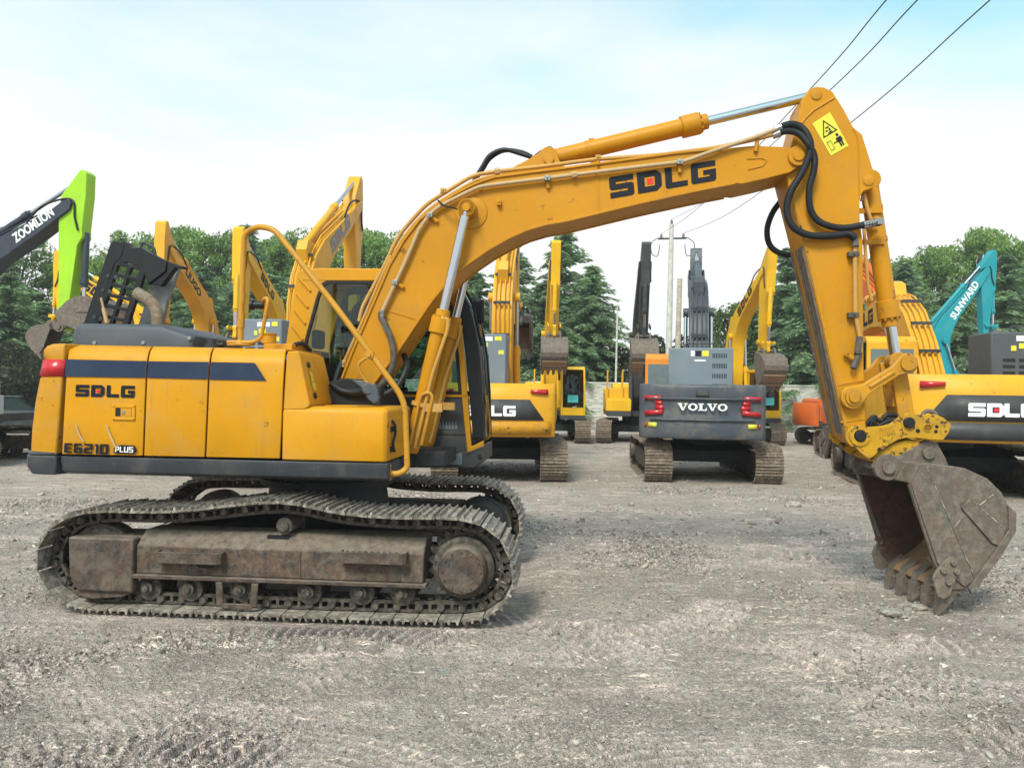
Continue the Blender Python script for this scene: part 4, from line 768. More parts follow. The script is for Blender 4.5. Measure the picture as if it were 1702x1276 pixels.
# pair of boom cylinders
for y in (BY0 - .12, BY1 + .12):
    p0 = Vector((SI(683, 752, BY0 - .12).x, y, SI(683, 752, BY0 - .12).z)); p1 = Vector((pinz.x, y, pinz.z))
    c = cylinder(p0, p1, .585, .078, .047, ex, 'boom_cylinder', 'yellow_boom', .24, 1.30); eye(p1, y - .045, y + .045, .088, c, 'yellow_boom')
    a, b = Vector((SI(744, 533, BY0 - .2).x, y - .06, SI(744, 533, BY0 - .2).z)), Vector((SI(700, 686, BY0 - .2).x, y - .06, SI(700, 686, BY0 - .2).z))
    for k in (0,):
        g = MB(); g.tube(round_path([a + Vector((-.07 + k, 0, .03)), a + Vector((.0 + k, -.01, .02)), a + Vector((.0 + k, -.01, -.08)), a.lerp(b, .6) + Vector((k, -.02, 0)), b + Vector((k, -.02, -.1)), b + Vector((-.06 + k, -.02, -.35))], .05), .018, 8); g.build('cylinder_pipe', M['pipe'], c)
    g = MB(); q = p0.lerp(p1, .19); g.cyl(q, p0.lerp(p1, .205), .105, n=20); g.box(q.x + .05, q.x + .22, q.y - .09, q.y - .03, q.z - .05, q.z + .03); g.build('cylinder_band', M['pipe'], c)
    if y < 0: g = MB(); g.tube(round_path([SI(700, 740, y - .1), SI(719, 660, y - .1), SI(714, 652, y - .1), SI(700, 655, y - .1), SI(681, 738, y - .1)], .04), .017, 8); y > 0 or g.build('cylinder_pipe', M['rail'], c)

# ---------------- arm
AY0, AY1 = -.27, .17
arm_px = [(1343.5, 151), (1350, 146), (1357.6, 144), (1370, 145.5), (1383.5, 152), (1402, 181), (1418.7, 212), (1433, 223.5), (1455, 294), (1456, 301), (1454, 309), (1447, 314), (1436, 317.5), (1431, 324), (1429, 334), (1429.5, 369), (1434, 400), (1435.6, 602), (1439, 706), (1441, 716), (1434, 737), (1420, 739), (1405, 722), (1368, 548), (1336, 409), (1307, 294), (1312, 255), (1324.6, 207), (1334, 167)]
ax = XZ(arm_px, AY0); am = MB(); am.prism(ax, AY0, AY1); arm = am.build('arm', M['yellow_boom'], ex, .008)
g = MB(); wl_ = XZ([(1309, 296), (1337, 408), (1369, 547), (1406, 721)], AY0 - .001)
wd = [(x + .022, z) for x, z in wl_]; g.prism(wl_ + wd[::-1], AY0 - .012, AY0 - .0005); g.build('arm_flange', M['yellow_worn'], arm, .003)
g = MB(); under = XZ([(1336, 409), (1368, 548), (1405, 722)], AY0)     # worn skid strips on the inner face
for y in (AY0 + .02, AY0 + .10, AY0 + .20, AY1 - .06):
    for p, q in zip(under[:-1], under[1:]): g.hexa([(p[0] - .018, y, p[1]), (p[0] - .001, y, p[1]), (q[0] - .001, y, q[1]), (q[0] - .018, y, q[1]), (p[0] - .018, y + .045, p[1]), (p[0] - .001, y + .045, p[1]), (q[0] - .001, y + .045, q[1]), (q[0] - .018, y + .045, q[1])])
g.build('wear_strip', M['bucket'], arm)
g = MB()
g.tube([SI(1332, 205, AY0), SI(1339, 196, AY0), SI(1352, 184, AY0), SI(1386, 163, AY0)], .013, 6); g.tube([SI(1418, 214, AY0), SI(1425, 228, AY0), SI(1427, 245, AY0), SI(1428, 330, AY0)], .008, 6)
for pts in ([(1336, 399), (1430, 389), (1430, 392), (1337, 402)], [(1390, 638), (1437, 630), (1437, 633), (1391, 641)], [(1397, 700), (1438, 693), (1438, 696), (1398, 703)]): g.prism(XZ(pts, AY0 - .001), AY0 - .008, AY0 - .0005)
g.build_each('arm_weld', M['yellow_boom'], arm)
for a, b, r in ((1357, 158, .05), (1443.5, 300, .05)):
    g = MB(); v = SI(a, b, AY0); g.lathe((v.x, AY0, v.z), (0, -1, 0), [(0, r), (.010, r), (.012, r * .9), (.012, 0)], 24); g.cyl((v.x, AY0, v.z), (v.x, AY0 - .004, v.z), r * 1.12, n=24); g.build('arm_pin', M['yellow_boom'], arm)
# warning label
lc = [SI(1381, 259, AY0 - .004), SI(1410.5, 242.5, AY0 - .004), SI(1379.5, 186.5, AY0 - .004), SI(1350, 205.5, AY0 - .004)]
wlb = lay([[(0, 0), (1, 0), (1, 1), (0, 1)]], lc, M['decal_yellow'], 'warning_label', arm)
lc2 = [p + Vector((0, -.002, 0)) for p in lc]
tri = lambda a, b, c, w: [[a, b, tuple(np.array(b) * (1 - w) + np.array(_c(a, b, c)) * w), tuple(np.array(a) * (1 - w) + np.array(_c(a, b, c)) * w)], [b, c, tuple(np.array(c) * (1 - w) + np.array(_c(a, b, c)) * w), tuple(np.array(b) * (1 - w) + np.array(_c(a, b, c)) * w)], [c, a, tuple(np.array(a) * (1 - w) + np.array(_c(a, b, c)) * w), tuple(np.array(c) * (1 - w) + np.array(_c(a, b, c)) * w)]]
_c = lambda a, b, c: ((a[0] + b[0] + c[0]) / 3, (a[1] + b[1] + c[1]) / 3)
pic = tri((.10, .50), (.90, .50), (.52, .93), .22) + _q((.42, .68, .60, .72), (.36, .60, .48, .64), (.54, .58, .62, .66), (.44, .54, .66, .57))
pic += _q((.66, .08, .74, .20), (.77, .08, .85, .20), (.63, .20, .88, .34)) + [[(.70, .36), (.82, .36), (.82, .44), (.70, .44)]] + _q((.60, .22, .62, .33), (.89, .22, .91, .33))
pic += _q((.14, .10, .16, .36), (.34, .10, .36, .36), (.16, .10, .34, .115), (.16, .345, .34, .36)) + [[(.42, .24), (.47, .20), (.47, .28)], [(.60, .24), (.55, .28), (.55, .20)]] + _q((.47, .23, .55, .25))
lay(pic, lc2, M['decal_black'], 'pictogram', wlb)
# hoses looping from boom to arm
hose([SI(1292, 214, -.36), SI(1312, 207, -.38), SI(1330, 211, -.40), SI(1343, 227, -.40), SI(1347, 250, -.40), SI(1334, 285, -.38), SI(1314, 320, -.36), SI(1308, 350, -.34), SI(1318, 377, -.34), SI(1345, 391, -.34), SI(1380, 392, -.34), SI(1410, 389, -.33), SI(1421, 397, -.33)], .033, ex, per=14)
hose([SI(1290, 223, -.34), SI(1308, 218, -.38), SI(1327, 222, -.42), SI(1341, 237, -.42), SI(1353, 258, -.40), SI(1353, 282, -.38), SI(1345, 315, -.36), SI(1348, 350, -.34), SI(1366, 371, -.34), SI(1400, 379, -.33), SI(1436, 374, -.33), SI(1462, 370, -.30)], .031, ex, per=14)
hose([SI(1300, 332, .26), SI(1284, 354, .28), SI(1275, 382, .28), SI(1280, 408, .28), SI(1300, 422, .28), SI(1330, 424, .27)], .031, ex, rings=False)
g = MB(); g.cyl(SI(1288, 216, -.36), SI(1299, 211, -.37), .036, n=8); g.cyl(SI(1284, 226, -.34), SI(1297, 221, -.36), .036, n=8); g.cyl(SI(1434, 374.5, -.33), SI(1453, 371, -.31), .038, n=8); g.box(SI(1452, 375, -.3).x, SI(1467, 375, -.3).x, -.34, -.26, SI(1452, 374, -.3).z, SI(1452, 364, -.3).z); g.build_each('hose_fitting', M['bolt'], arm)
ap = AY0 - .045; g = MB(); g.tube(round_path([SI(a, b, ap) for a, b in [(1421, 397), (1421, 440), (1421.5, 520), (1430, 565), (1430, 585)]], .05), .022, 10); g.build('hydraulic_pipe', M['pipe'], arm)
g = MB(); 
for a, b, c, d_ in ((1421, 396, 1422, 410), (1429, 560, 1425, 588), (1428, 585, 1418, 612)): g.cyl(SI(a, b, ap), SI(c, d_, ap - .02), .033, n=8)
g.build_each('hose_fitting', M['hose_old'], arm)
small([(1418, 424), (1418, 525)], arm, yl=ap, mat='hose_old', sz=.05, h=.05); g = MB(); g.tube([SI(1404, 588, ap), SI(1418, 596, ap)], .022, 6); g.build('pipe_tab', M['yellow_worn'], arm)
# bucket cylinder, links
yc = -.05; pA, pB = SI(1443.5, 301, yc), SI(1489, 600, yc)
bc = cylinder(pA, pB, .81, .088, .052, ex, 'bucket_cylinder', 'yellow_boom', .26, 1.20, band=(.28, .60)); eye(pA, yc - .08, yc + .08, .095, bc, 'yellow_boom'); eye(pB, yc - .08, yc + .08, .085, bc, 'yellow_worn')
for bb in ((1450, 350), (1453, 402)): g = MB(); v = SI(bb[0], bb[1], yc - .1); g.box(v.x - .14, v.x + .10, v.y - .01, v.y + .02, v.z - .025, v.z + .02); g.build('cylinder_clamp', M['yellow_boom'], bc)
g = MB(); g.tube(round_path([SI(1432, 335, yc - .12), SI(1436, 320, yc - .14), SI(1441, 345, yc - .14), SI(1448, 368, yc - .14), SI(1458, 372, yc - .14)], .04), .018, 8); g.tube([SI(1436, 380, yc - .13), SI(1442, 470, yc - .13), SI(1449, 500, yc - .12)], .018, 8); g.build('cylinder_pipe', M['pipe'], bc)
def strap(p, q, r0, r1, y0, y1, waist, parent, name, mat):     # dog-bone link
    d = Vector((q[0] - p[0], q[1] - p[1])); L = d.length; u = d / L; nn = Vector((-u.y, u.x)); pts = []
    for i in range(9): a = math.pi / 2 + math.pi * i / 8; pts.append(Vector(p) + (u * math.cos(a) + nn * math.sin(a)) * r0)
    pts.append(Vector(p) + u * r0 * 1.25 - nn * waist); pts.append(Vector(q) - u * r1 * 1.25 - nn * waist)
    for i in range(9): a = -math.pi / 2 + math.pi * i / 8; pts.append(Vector(q) + (u * math.cos(a) + nn * math.sin(a)) * r1)
    pts.append(Vector(q) - u * r1 * 1.25 + nn * waist); pts.append(Vector(p) + u * r0 * 1.25 + nn * waist)
    g = MB(); g.prism([(v.x, v.y) for v in pts], y0, y1); return g.build(name, M[mat], parent, .010)
l0, l1, l2 = SI(1417, 660, -.34), SI(1507, 604, -.34), SI(1500, 694, -.12)
for s, y in ((-1, AY0 - .035), (1, AY1 + .035)):
    lk = strap((l0.x, l0.z), (l1.x, l1.z), .115, .10, y, y + s * .06, .055, ex, 'guide_link', 'yellow_worn')
    g = MB(); g.cyl((l0.x, y + s * .06, l0.z), (l0.x, y + s * .08, l0.z), .078, n=20); g.cyl((l0.x, y + s * .08, l0.z), (l0.x, y + s * .10, l0.z), .05, n=16); g.cyl((l1.x, y + s * .06, l1.z), (l1.x, y + s * .085, l1.z), .07, n=18)
    g.tube([Vector((l0.x, y + s * .062, l0.z)).lerp(Vector((l1.x, y + s * .062, l1.z)), t) for t in (.3, .75)], .018, 6); g.build('link_pin', M['yellow_worn'], lk)
g = MB(); g.cyl((l0.x, AY0 - .04, l0.z), (l0.x, AY1 + .04, l0.z), .05, n=16); g.cyl((l1.x, AY0 - .08, l1.z), (l1.x, AY1 + .08, l1.z), .05, n=16); g.build('pin', M['bolt'], ex)
g = MB(); pc = SI(1510, 702, -.2)
for y in (-.20, .04): g.prism([(l1.x - .10, l1.z + .02), (l1.x + .05, l1.z + .02), (pc.x + .06, pc.z + .08), (pc.x + .05, pc.z - .06), (pc.x - .07, pc.z - .06), (pc.x - .10, pc.z + .10)], y, y + .05)
g.box(l1.x - .05, l1.x + .02, -.15, .045, pc.z + .15, l1.z - .15); g.build('bucket_link', M['yellow_worn'], ex, .008)
# quick coupler
cp = MB(); YK0, YK1 = -.31, .21
cp_px = [(1407, 733), (1406, 722), (1411, 712), (1422, 706), (1432, 707.5), (1440.7, 710), (1466, 708), (1479, 705), (1490, 697), (1500, 689), (1512, 686), (1530, 689), (1555, 688.5), (1570, 695), (1582, 705), (1577, 720), (1567.6, 732), (1548, 731), (1527, 728.5), (1505, 728), (1493, 731), (1478, 739), (1467, 748), (1446, 763), (1436, 757), (1426, 748), (1414, 741)]
kx = XZ(cp_px, YK0)
for y in (YK0, YK1 - .045): cp.prism(kx, y, y + .045)
cpl = cp.build('quick_coupler', M['yellow_coupler'], ex, .008)
g = MB(); g.prism(XZ([(1440, 760), (1468, 747), (1484, 737), (1505, 731), (1530, 732), (1523, 744), (1510, 752), (1497, 757), (1478, 760), (1465, 768), (1452, 768)], YK0 + .06), YK0 + .046, YK1 - .046); g.box(kx[8][0], kx[13][0], YK0 + .046, YK1 - .046, kx[8][1] - .12, kx[8][1] - .05); g.build('coupler_hook', M['yellow_coupler'], cpl, .01)
g = MB()
for a, b, r in ((1429, 724, .052), (1510, 702, .052)): v = SI(a, b, YK0); g.cyl((v.x, YK0 - .035, v.z), (v.x, YK1 + .035, v.z), r, n=20)
g.build_each('coupler_pin', M['black'], cpl, .006)
g = MB(); v = SI(1429, 724, YK0); g.lathe((v.x, YK0, v.z), (0, -1, 0), [(0, .10), (.014, .10), (.016, .09), (.016, .06), (.0, .06)], 26); v = SI(1542, 711, YK0); g.lathe((v.x, YK0, v.z), (0, -1, 0), [(0, .045), (.008, .042), (.008, .036), (0, .034)], 20); g.build('coupler_boss', M['yellow_coupler'], cpl)
g = MB()
for a, b, r in ((1525.5, 716, .021), (1557, 709, .017), (1555.5, 717, .018), (1461.5, 747, .02)): v = SI(a, b, YK0); g.cyl((v.x, YK0 + .01, v.z), (v.x, YK0 - .002, v.z), r, n=14)
g.build('pin_hole', M['black'], cpl)
v = SI(1472, 717.5, YK0 - .004); el_ = [(.5 + .5 * math.cos(2 * math.pi * i / 20), .5 + .5 * math.sin(2 * math.pi * i / 20)) for i in range(20)]
kc = [v + Vector((-.07, 0, -.045)), v + Vector((.07, 0, -.02)), v + Vector((.07, 0, .05)), v + Vector((-.07, 0, .025))]
lay([[el_[i], el_[(i + 1) % 20], tuple(.5 + (c - .5) * .84 for c in el_[(i + 1) % 20]), tuple(.5 + (c - .5) * .84 for c in el_[i])] for i in range(20)] + [[(.24, .32), (.31, .32), (.31, .68), (.24, .68)], [(.31, .48), (.44, .32), (.50, .32), (.36, .50)], [(.36, .50), (.50, .68), (.44, .68), (.31, .52)]] + [[(.55, .32), (.61, .32), (.61, .68), (.55, .68)], [(.61, .32), (.74, .32), (.74, .38), (.61, .38)], [(.61, .47), (.72, .47), (.72, .53), (.61, .53)], [(.61, .62), (.74, .62), (.74, .68), (.61, .68)], [(.71, .38), (.76, .38), (.76, .62), (.71, .62)][:4]][:4], kc, M['yellow_worn'], 'coupler_emblem', cpl)
g = MB(); g.tube(smooth_path([SI(1527, 730, -.05), SI(1533, 690, -.05), SI(1546, 683, -.05), SI(1556, 690, -.05), SI(1548, 700, -.05)], 5), .022, 8); g.build('lifting_eye', M['bucket'], cpl)
for pts in ([(1440, 705), (1452, 692), (1462, 700), (1474, 690), (1490, 690)], [(1446, 712), (1450, 698), (1458, 708), (1470, 702), (1484, 697)], [(1455, 690), (1452, 702), (1464, 712), (1478, 700)]): hose([SI(a, b, -.18) for a, b in pts], .02, cpl, 'rubber', per=5, rings=False)
# bucket
pv = SI(1473, 777, -.05); be = empty('pivot', parent=ex) if False else None
YB = -.05
bk = bucket(ex, 1.14, .948, sh=-.185); bk.location = (SI(1473, 777, -.35).x, YB, SI(1473, 777, -.35).z); bk.rotation_euler = (0, 0, R(6))
# ================================================================== ground: one sheet, fine in front of the camera
rng = np.random.default_rng(3)
_LAT = rng.random((256, 256))
def vnoise(x, y):
    xi, yi = np.floor(x).astype(int), np.floor(y).astype(int); fx, fy = x - xi, y - yi; fx = fx * fx * fx * (fx * (fx * 6 - 15) + 10); fy = fy * fy * fy * (fy * (fy * 6 - 15) + 10)
    g = lambda a, b: _LAT[a & 255, b & 255]
    return (g(xi, yi) * (1 - fx) + g(xi + 1, yi) * fx) * (1 - fy) + (g(xi, yi + 1) * (1 - fx) + g(xi + 1, yi + 1) * fx) * fy
def fbm(x, y, f, o, gain=.55):
    a, s, t = 1.0, 0.0, 0.0
    for k in range(o): s = s + a * (vnoise(x * f + 17.3 * k, y * f + 41.7 * k) - .5); t += a; a *= gain; f *= 2.03
    return s / t * 2
def sstep(a, b, v): t = np.clip((v - a) / (b - a), 0, 1); return t * t * (3 - 2 * t)
# old tread prints: centre, radius, angle range (degrees), width
PRINTS = [((1.5, -14.0), 23.3, 85, 94, .55, .12), ((.2, 8.0), 1.95, 282, 345, .62, .12), ((1.0, 8.0), 2.6, 292, 332, .7, .13), ((-2.0, 6.2), 1.35, 298, 350, .5, .11), ((-2.5, 1.2), 3.2, 62, 84, .5, .11), ((3.0, 8.4), 4.0, 262, 292, .6, .12), ((.6, -8.0), 12.2, 78, 88, .5, .12)]
_pr = random.Random(21)
for _k in range(20):
    _qx, _qy, _qr, _qa = _pr.uniform(-3.5, 4.5), _pr.uniform(3.2, 13), _pr.uniform(1.4, 6), _pr.choice((_pr.uniform(240, 310), _pr.uniform(60, 120)))
    _h = math.degrees(_pr.uniform(.4, 1.3) / _qr); PRINTS.insert(0, ((_qx - _qr * math.cos(R(_qa)), _qy - _qr * math.sin(R(_qa))), _qr, _qa - _h, _qa + _h, _pr.uniform(.35, .6), _pr.uniform(.09, .14)))
def ground_height(x, y):
    d = np.hypot(x, y)
    h = fbm(x, y, .22, 3) * .05 + fbm(x, y, .9, 3) * .030
    rough = sstep(-.05, .55, fbm(x + 31, y * 1.4 - 9, .55, 3))           # crumbled against rolled-flat places
    h = h + rough * (np.abs(fbm(x, y, 5.5, 5, .66)) * .062 - .014) + (1 - rough * .6) * fbm(x * .5, y * 2.4, 2.2, 4) * .014
    clod = np.clip(fbm(x, y, 16, 2, .5) - .10, 0, 1) * sstep(.35, .9, rough); h = h + clod * .085
    h = h + np.where(d < 12, fbm(x, y, 34, 2) * .015, 0)
    smear = sstep(.1, .5, fbm(x * .35 + 5, y * 1.9, 1.1, 4)) * .6; tread = np.zeros_like(h)
    for (cx, cy), r, a0, a1, w, wl_ in PRINTS:
        q = np.hypot(x - cx, y - cy) - r; an = np.degrees(np.arctan2(y - cy, x - cx)) % 360
        lo, hi = (a0 % 360), (a1 % 360); mid_ = (a0 + a1) / 2; da = (an - mid_ + 180) % 360 - 180; hf = (a1 - a0) / 2
        mk = sstep(w / 2, w / 2 - .06, np.abs(q)) * sstep(hf, hf - 6, np.abs(da)) * sstep(-.45, -.05, fbm(x - 7, y + 3, 1.3, 4))
        arc = np.radians(da) * r; bar = sstep(.15, .75, np.sin(2 * math.pi * arc / wl_ + fbm(x, y, 3, 2) * 1.2))
        h = h * (1 - mk * .7) + mk * (bar * .050 - .026); tread = tread * (1 - mk) + mk * bar
        ridge = np.exp(-((np.abs(q) - w / 2 - .05) / .05) ** 2) * sstep(hf, hf - 6, np.abs(da)); h = h + ridge * .022 * (fbm(x, y, 3, 2) * .5 + .6)
    # slewing scrape arcs, concentric fine ridges beside the machine
    for (cx, cy), r0, r1, a0, a1 in (((-.6, 6.6), .5, 1.7, -85, 0), ((.9, 6.9), .5, 1.9, -100, -15), ((2.0, 6.2), .6, 1.6, -95, -10), ((-3.0, 3.9), .3, 1.2, -60, 60), ((-1.2, 3.2), .5, 1.5, 20, 110), ((1.2, 3.1), .5, 1.6, 60, 150)):
        q = np.hypot(x - cx, (y - cy)); an = np.degrees(np.arctan2(y - cy, x - cx)); mk = sstep(r0, r0 + .15, q) * sstep(r1, r1 - .2, q) * sstep(a0, a0 + 15, an) * sstep(a1, a1 - 15, an)
        wv = np.sin(2 * math.pi * q / .085 + fbm(x, y, 2, 2) * 2); mk = mk * sstep(-.45, .1, fbm(x + 2, y, 1.7, 4)); h = h * (1 - .5 * mk) + mk * wv * .014; tread = np.maximum(tread, mk * sstep(.2, .9, wv) * .75)
    for hx, hy, hr, hh in ((-.95, 3.62, .32, .05), (.30, 4.35, .5, .05), (2.75, 5.1, .55, .06), (-1.3, 5.9, .5, .035), (1.7, 4.2, .4, .03)):
        g = np.exp(-(((x - hx) / hr) ** 2 + ((y - hy) / (hr * .75)) ** 2)); h = h + g * hh * (1 + .8 * fbm(x, y, 9, 3))
    flat = np.exp(-(np.maximum(0, np.abs(x + 2.0) - 2.1) ** 2 + np.maximum(0, np.abs(y - 8.2) - 1.5) ** 2) / .06); h = h * (1 - .85 * flat) - .062 * flat; fb = np.exp(-(((x - 3.95) / .55) ** 2 + ((y - 7.6) / .75) ** 2) ** 2); h = h * (1 - .7 * fb) - .045 * fb
    fade = np.clip(1.6 - d / 40, .25, 1); return h * fade, rough, smear, tread
NA, NR = 720, 960
front = np.radians(np.linspace(-46, 46, NA)); back = np.radians(np.linspace(46, 314, 40)[1:-1]); ang = np.concatenate([front, back])
rad = np.concatenate([np.geomspace(2.3, 70, NR), [90, 130, 200, 300, 400]])
A, RR = np.meshgrid(ang, rad); gx_, gy_ = RR * np.sin(A), RR * np.cos(A)
jit = np.where(RR < 60, 1, 0); gh, grough, gsmear, gtread = ground_height(gx_, gy_)
nA, nR = len(ang), len(rad); V = np.stack([gx_, gy_, gh], -1).reshape(-1, 3); V = np.vstack([V, [[0, 0, 0]]])
i, j = np.meshgrid(np.arange(nR - 1), np.arange(nA), indexing='ij'); jn = (j + 1) % nA
F = np.stack([i * nA + j, i * nA + jn, (i + 1) * nA + jn, (i + 1) * nA + j], -1).reshape(-1, 4)[:, ::-1]
me = bpy.data.meshes.new('ground'); tri_ = [(nR * nA, (k + 1) % nA, k) for k in range(nA)]
nq = len(F); me.vertices.add(len(V)); me.vertices.foreach_set('co', V.ravel()); me.loops.add(nq * 4 + len(tri_) * 3)
me.loops.foreach_set('vertex_index', np.concatenate([F.ravel(), np.array(tri_).ravel()])); me.polygons.add(nq + len(tri_))
me.polygons.foreach_set('loop_start', np.concatenate([np.arange(nq) * 4, nq * 4 + np.arange(len(tri_)) * 3])); me.polygons.foreach_set('use_smooth', [True] * (nq + len(tri_)))
me.update(calc_edges=True); me.validate()
at_ = me.attributes.new('wear', 'FLOAT_COLOR', 'POINT'); pad = lambda a: np.append(a.ravel(), 0)
at_.data.foreach_set('color', np.stack([pad(grough), pad(gsmear), pad(gtread), np.ones(len(V))], -1).ravel())
t = NT('packed_earth'); c = t.coord(rnd=False); wr = t.n('Attribute', attribute_name='wear'); sp_ = t.n('SeparateColor'); t.set(sp_.inputs[0], wr.outputs['Color'])
base = t.mix(t.ramp(t.noise(c, .8, 7, .62), .3, .7), (0.252, 0.235, 0.215), (0.360, 0.336, 0.306))
base = t.mix(t.mul(t.ramp(t.noise(c, .17, 3), .5, .68), .3), base, (0.347, 0.268, 0.237))
pm = t.ramp(t.noise(c, .55, 4, .6, .6), .45, .57); st = t.coord((.8, 3.4, 1), (0, 0, .1), rnd=False); base = t.mix(t.mul(t.ramp(t.noise(st, 1.5, 9, .66), .50, .63), t.mul(pm, .85)), base, (0.588, 0.500, 0.484))
base = t.mix(t.mul(sp_.outputs[1], t.ramp(t.noise(c, 5, 6, .65), .36, .56)), base, (0.578, 0.500, 0.490))
base = t.mix(t.mul(sp_.outputs[2], t.ramp(t.noise(c, 2.6, 5, .65), .28, .46, .15, .9)), base, (0.557, 0.490, 0.484))
base = t.mix(t.mul(sp_.outputs[0], .35), base, (0.210, 0.182, 0.182))
base = t.mix(t.ramp(t.noise(c, 30, 7, .76), .50, .64, 0, .55), base, (0.110, 0.089, 0.086)); base = t.mix(t.ramp(t.noise(c, 22, 6, .74), .57, .68, 0, .7), base, (0.630, 0.540, 0.522)); base = t.mix(t.ramp(t.noise(c, 7, 6, .7), .52, .66, 0, .4), base, (0.158, 0.129, 0.127))
base = t.mix(t.ramp(t.noise(c, .45, 5, .6, 1.5), .56, .63, 0, .35), base, (0.179, 0.146, 0.143)); base = t.mix(t.ramp(t.noise(t.coord((1, 1, 1), (0, 0, 1), rnd=False), 1.7, 3), .70, .76, 0, .35), base, (0.210, 0.303, 0.297))
base = t.mix(t.ramp(t.noise(c, 78, 5, .7), .50, .63, 0, .5), base, (0.109, 0.082, 0.072)); base = t.mix(t.ramp(t.noise(c, 60, 5, .72), .57, .66, 0, .6), base, (0.845, 0.702, 0.627))  # fine dark speckle paints the shadows of small crevices into the colour; pale flecks follow
for rz, sc_, of in ((.06, 1.0, .62), (-.32, .8, .64), (0.384, 1.053, 0.728), (1.15, .9, .66)):
    sv = t.coord((1.6 * sc_, 20 * sc_, 1), (0, 0, rz), rnd=False); base = t.mix(t.mul(t.ramp(t.noise(sv, 1.4, 5, .65, .9), of - .02, of + .045), t.ramp(t.noise(c, .9 + rz, 4), .40, .54, 0, .95)), base, (0.870, 0.725, 0.638))
crumb = None
for vs_, amt in ((38, .75), (95, .8)):
    vo = t.n('TexVoronoi', Vector=c, Scale=vs_, Randomness=1.0); rc = t.n('SeparateColor'); t.set(rc.inputs[0], vo.outputs['Color']); kv = t.ramp(rc.outputs[0], 0, 1, .46, 1.58)
    mk_ = t.mul(t.n('MapRange', Value=sp_.outputs[0], **{'From Min': .1, 'From Max': .8, 'To Min': .35, 'To Max': 1.0}).outputs[0], amt); base = t.mix(mk_, base, t.n('CombineColor', Red=kv, Green=kv, Blue=kv).outputs[0], 'MULTIPLY'); inv = t.ramp(vo.outputs['Distance'], 0, .6, 1, 0)
    crumb = inv if crumb is None else t.n('Math', operation='ADD'); 
    if vs_ == 95: t.set(crumb.inputs[0], inv); t.set(crumb.inputs[1], prev)
    prev = inv
base = t.mix(1.0, base, (1.24, 1.165, 1.14), 'MULTIPLY')
ha = t.n('Math', operation='MULTIPLY_ADD'); t.set(ha.inputs[0], crumb.outputs[0]); ha.inputs[1].default_value = .28; t.set(ha.inputs[2], t.noise(c, 14, 10, .78)); hb = ha.outputs[0]; t.bump(hb, 1.0, .035); M['ground'] = t.fin(base, .92, 0, .2)
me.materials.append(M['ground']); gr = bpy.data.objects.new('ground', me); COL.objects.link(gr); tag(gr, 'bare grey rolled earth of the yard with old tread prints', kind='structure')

# crumbled earth and grit: one loose mass
def stone_shapes(k):
    out = []
    for q in range(k):
        bm = bmesh.new(); (bmesh.ops.create_icosphere(bm, subdivisions=1, radius=1.0) if q >= 8 else bmesh.ops.create_cube(bm, size=1.5) and bmesh.ops.triangulate(bm, faces=bm.faces[:])); r_ = np.random.default_rng(q)
        for v in bm.verts: v.co *= float(r_.uniform(.65, 1.2)); v.co.z *= .65; v.co.x *= 1.15
        out.append((np.array([v.co[:] for v in bm.verts]), np.array([[v.index for v in f.verts] for f in bm.faces]))); bm.free()
    return out
SH = stone_shapes(16)
def scatter(name, n, smin, smax, rmax, mat, label, power=2.6, clump=True, seed=1, big=False):
    g = np.random.default_rng(seed); a = np.radians(g.uniform(-44, 44, n * 3)); r = 2.6 * np.exp(g.random(n * 3) * math.log(rmax / 2.6)); x, y = r * np.sin(a), r * np.cos(a)
    if clump:
        den = sstep(-.15, .55, fbm(x + 31, y * 1.4 - 9, .55, 3)) * .8 + .12; den = den + sum(1.5 * np.exp(-(((x - hx) / hr) ** 2 + ((y - hy) / hr) ** 2)) for hx, hy, hr in ((-.95, 3.62, .3), (.30, 4.35, .45), (2.75, 5.1, .5))); keep = g.random(n * 3) < den
        x, y, r = x[keep][:n], y[keep][:n], r[keep][:n]
    else: x, y, r = x[:n], y[:n], r[:n]
    ok = ~((np.abs(x + 2.0) < 2.3) & (np.abs(y - 8.2) < 1.6)); x, y, r = x[ok], y[ok], r[ok]
    z = ground_height(x, y)[0]; s = smin * (smax / smin) ** (g.random(len(x)) ** power) ; s = s * np.clip(r / 5, .75, 2.2); VV, FF = [], []; b = 0
    th = g.uniform(0, 6.28, len(x)); k = g.integers(0, 8, len(x)) + (8 if big else 0); tl_ = g.normal(0, .3, (len(x), 2))
    for q in range(len(SH)):
        w = np.where(k == q)[0]; v0, f0 = SH[q]
        cs, sn = np.cos(th[w])[:, None], np.sin(th[w])[:, None]; X = v0[None, :, 0] * cs - v0[None, :, 1] * sn; Y = v0[None, :, 0] * sn + v0[None, :, 1] * cs; Z = v0[None, :, 2] + tl_[w, 0:1] * X + tl_[w, 1:2] * Y
        P = np.stack([x[w][:, None] + X * s[w][:, None], y[w][:, None] + Y * s[w][:, None], z[w][:, None] + Z * s[w][:, None] + s[w][:, None] * .15], -1)
        VV.append(P.reshape(-1, 3)); FF.append((f0[None] + (np.arange(len(w)) * len(v0))[:, None, None]).reshape(-1, 3) + b); b += len(w) * len(v0)
    VV, FF = np.vstack(VV), np.vstack(FF); me = bpy.data.meshes.new(name); me.vertices.add(len(VV)); me.vertices.foreach_set('co', VV.ravel()); me.loops.add(FF.size); me.loops.foreach_set('vertex_index', FF.ravel()); me.polygons.add(len(FF)); me.polygons.foreach_set('loop_start', np.arange(len(FF)) * 3); me.update(calc_edges=True)
    me.materials.append(mat); o = bpy.data.objects.new(name, me); COL.objects.link(o); tag(o, label, kind='stuff'); return o
t = NT('crumbled_earth'); rp = t.n('NewGeometry').outputs['Random Per Island']; cr = t.n('ValToRGB'); t.set(cr.inputs['Fac'], rp)
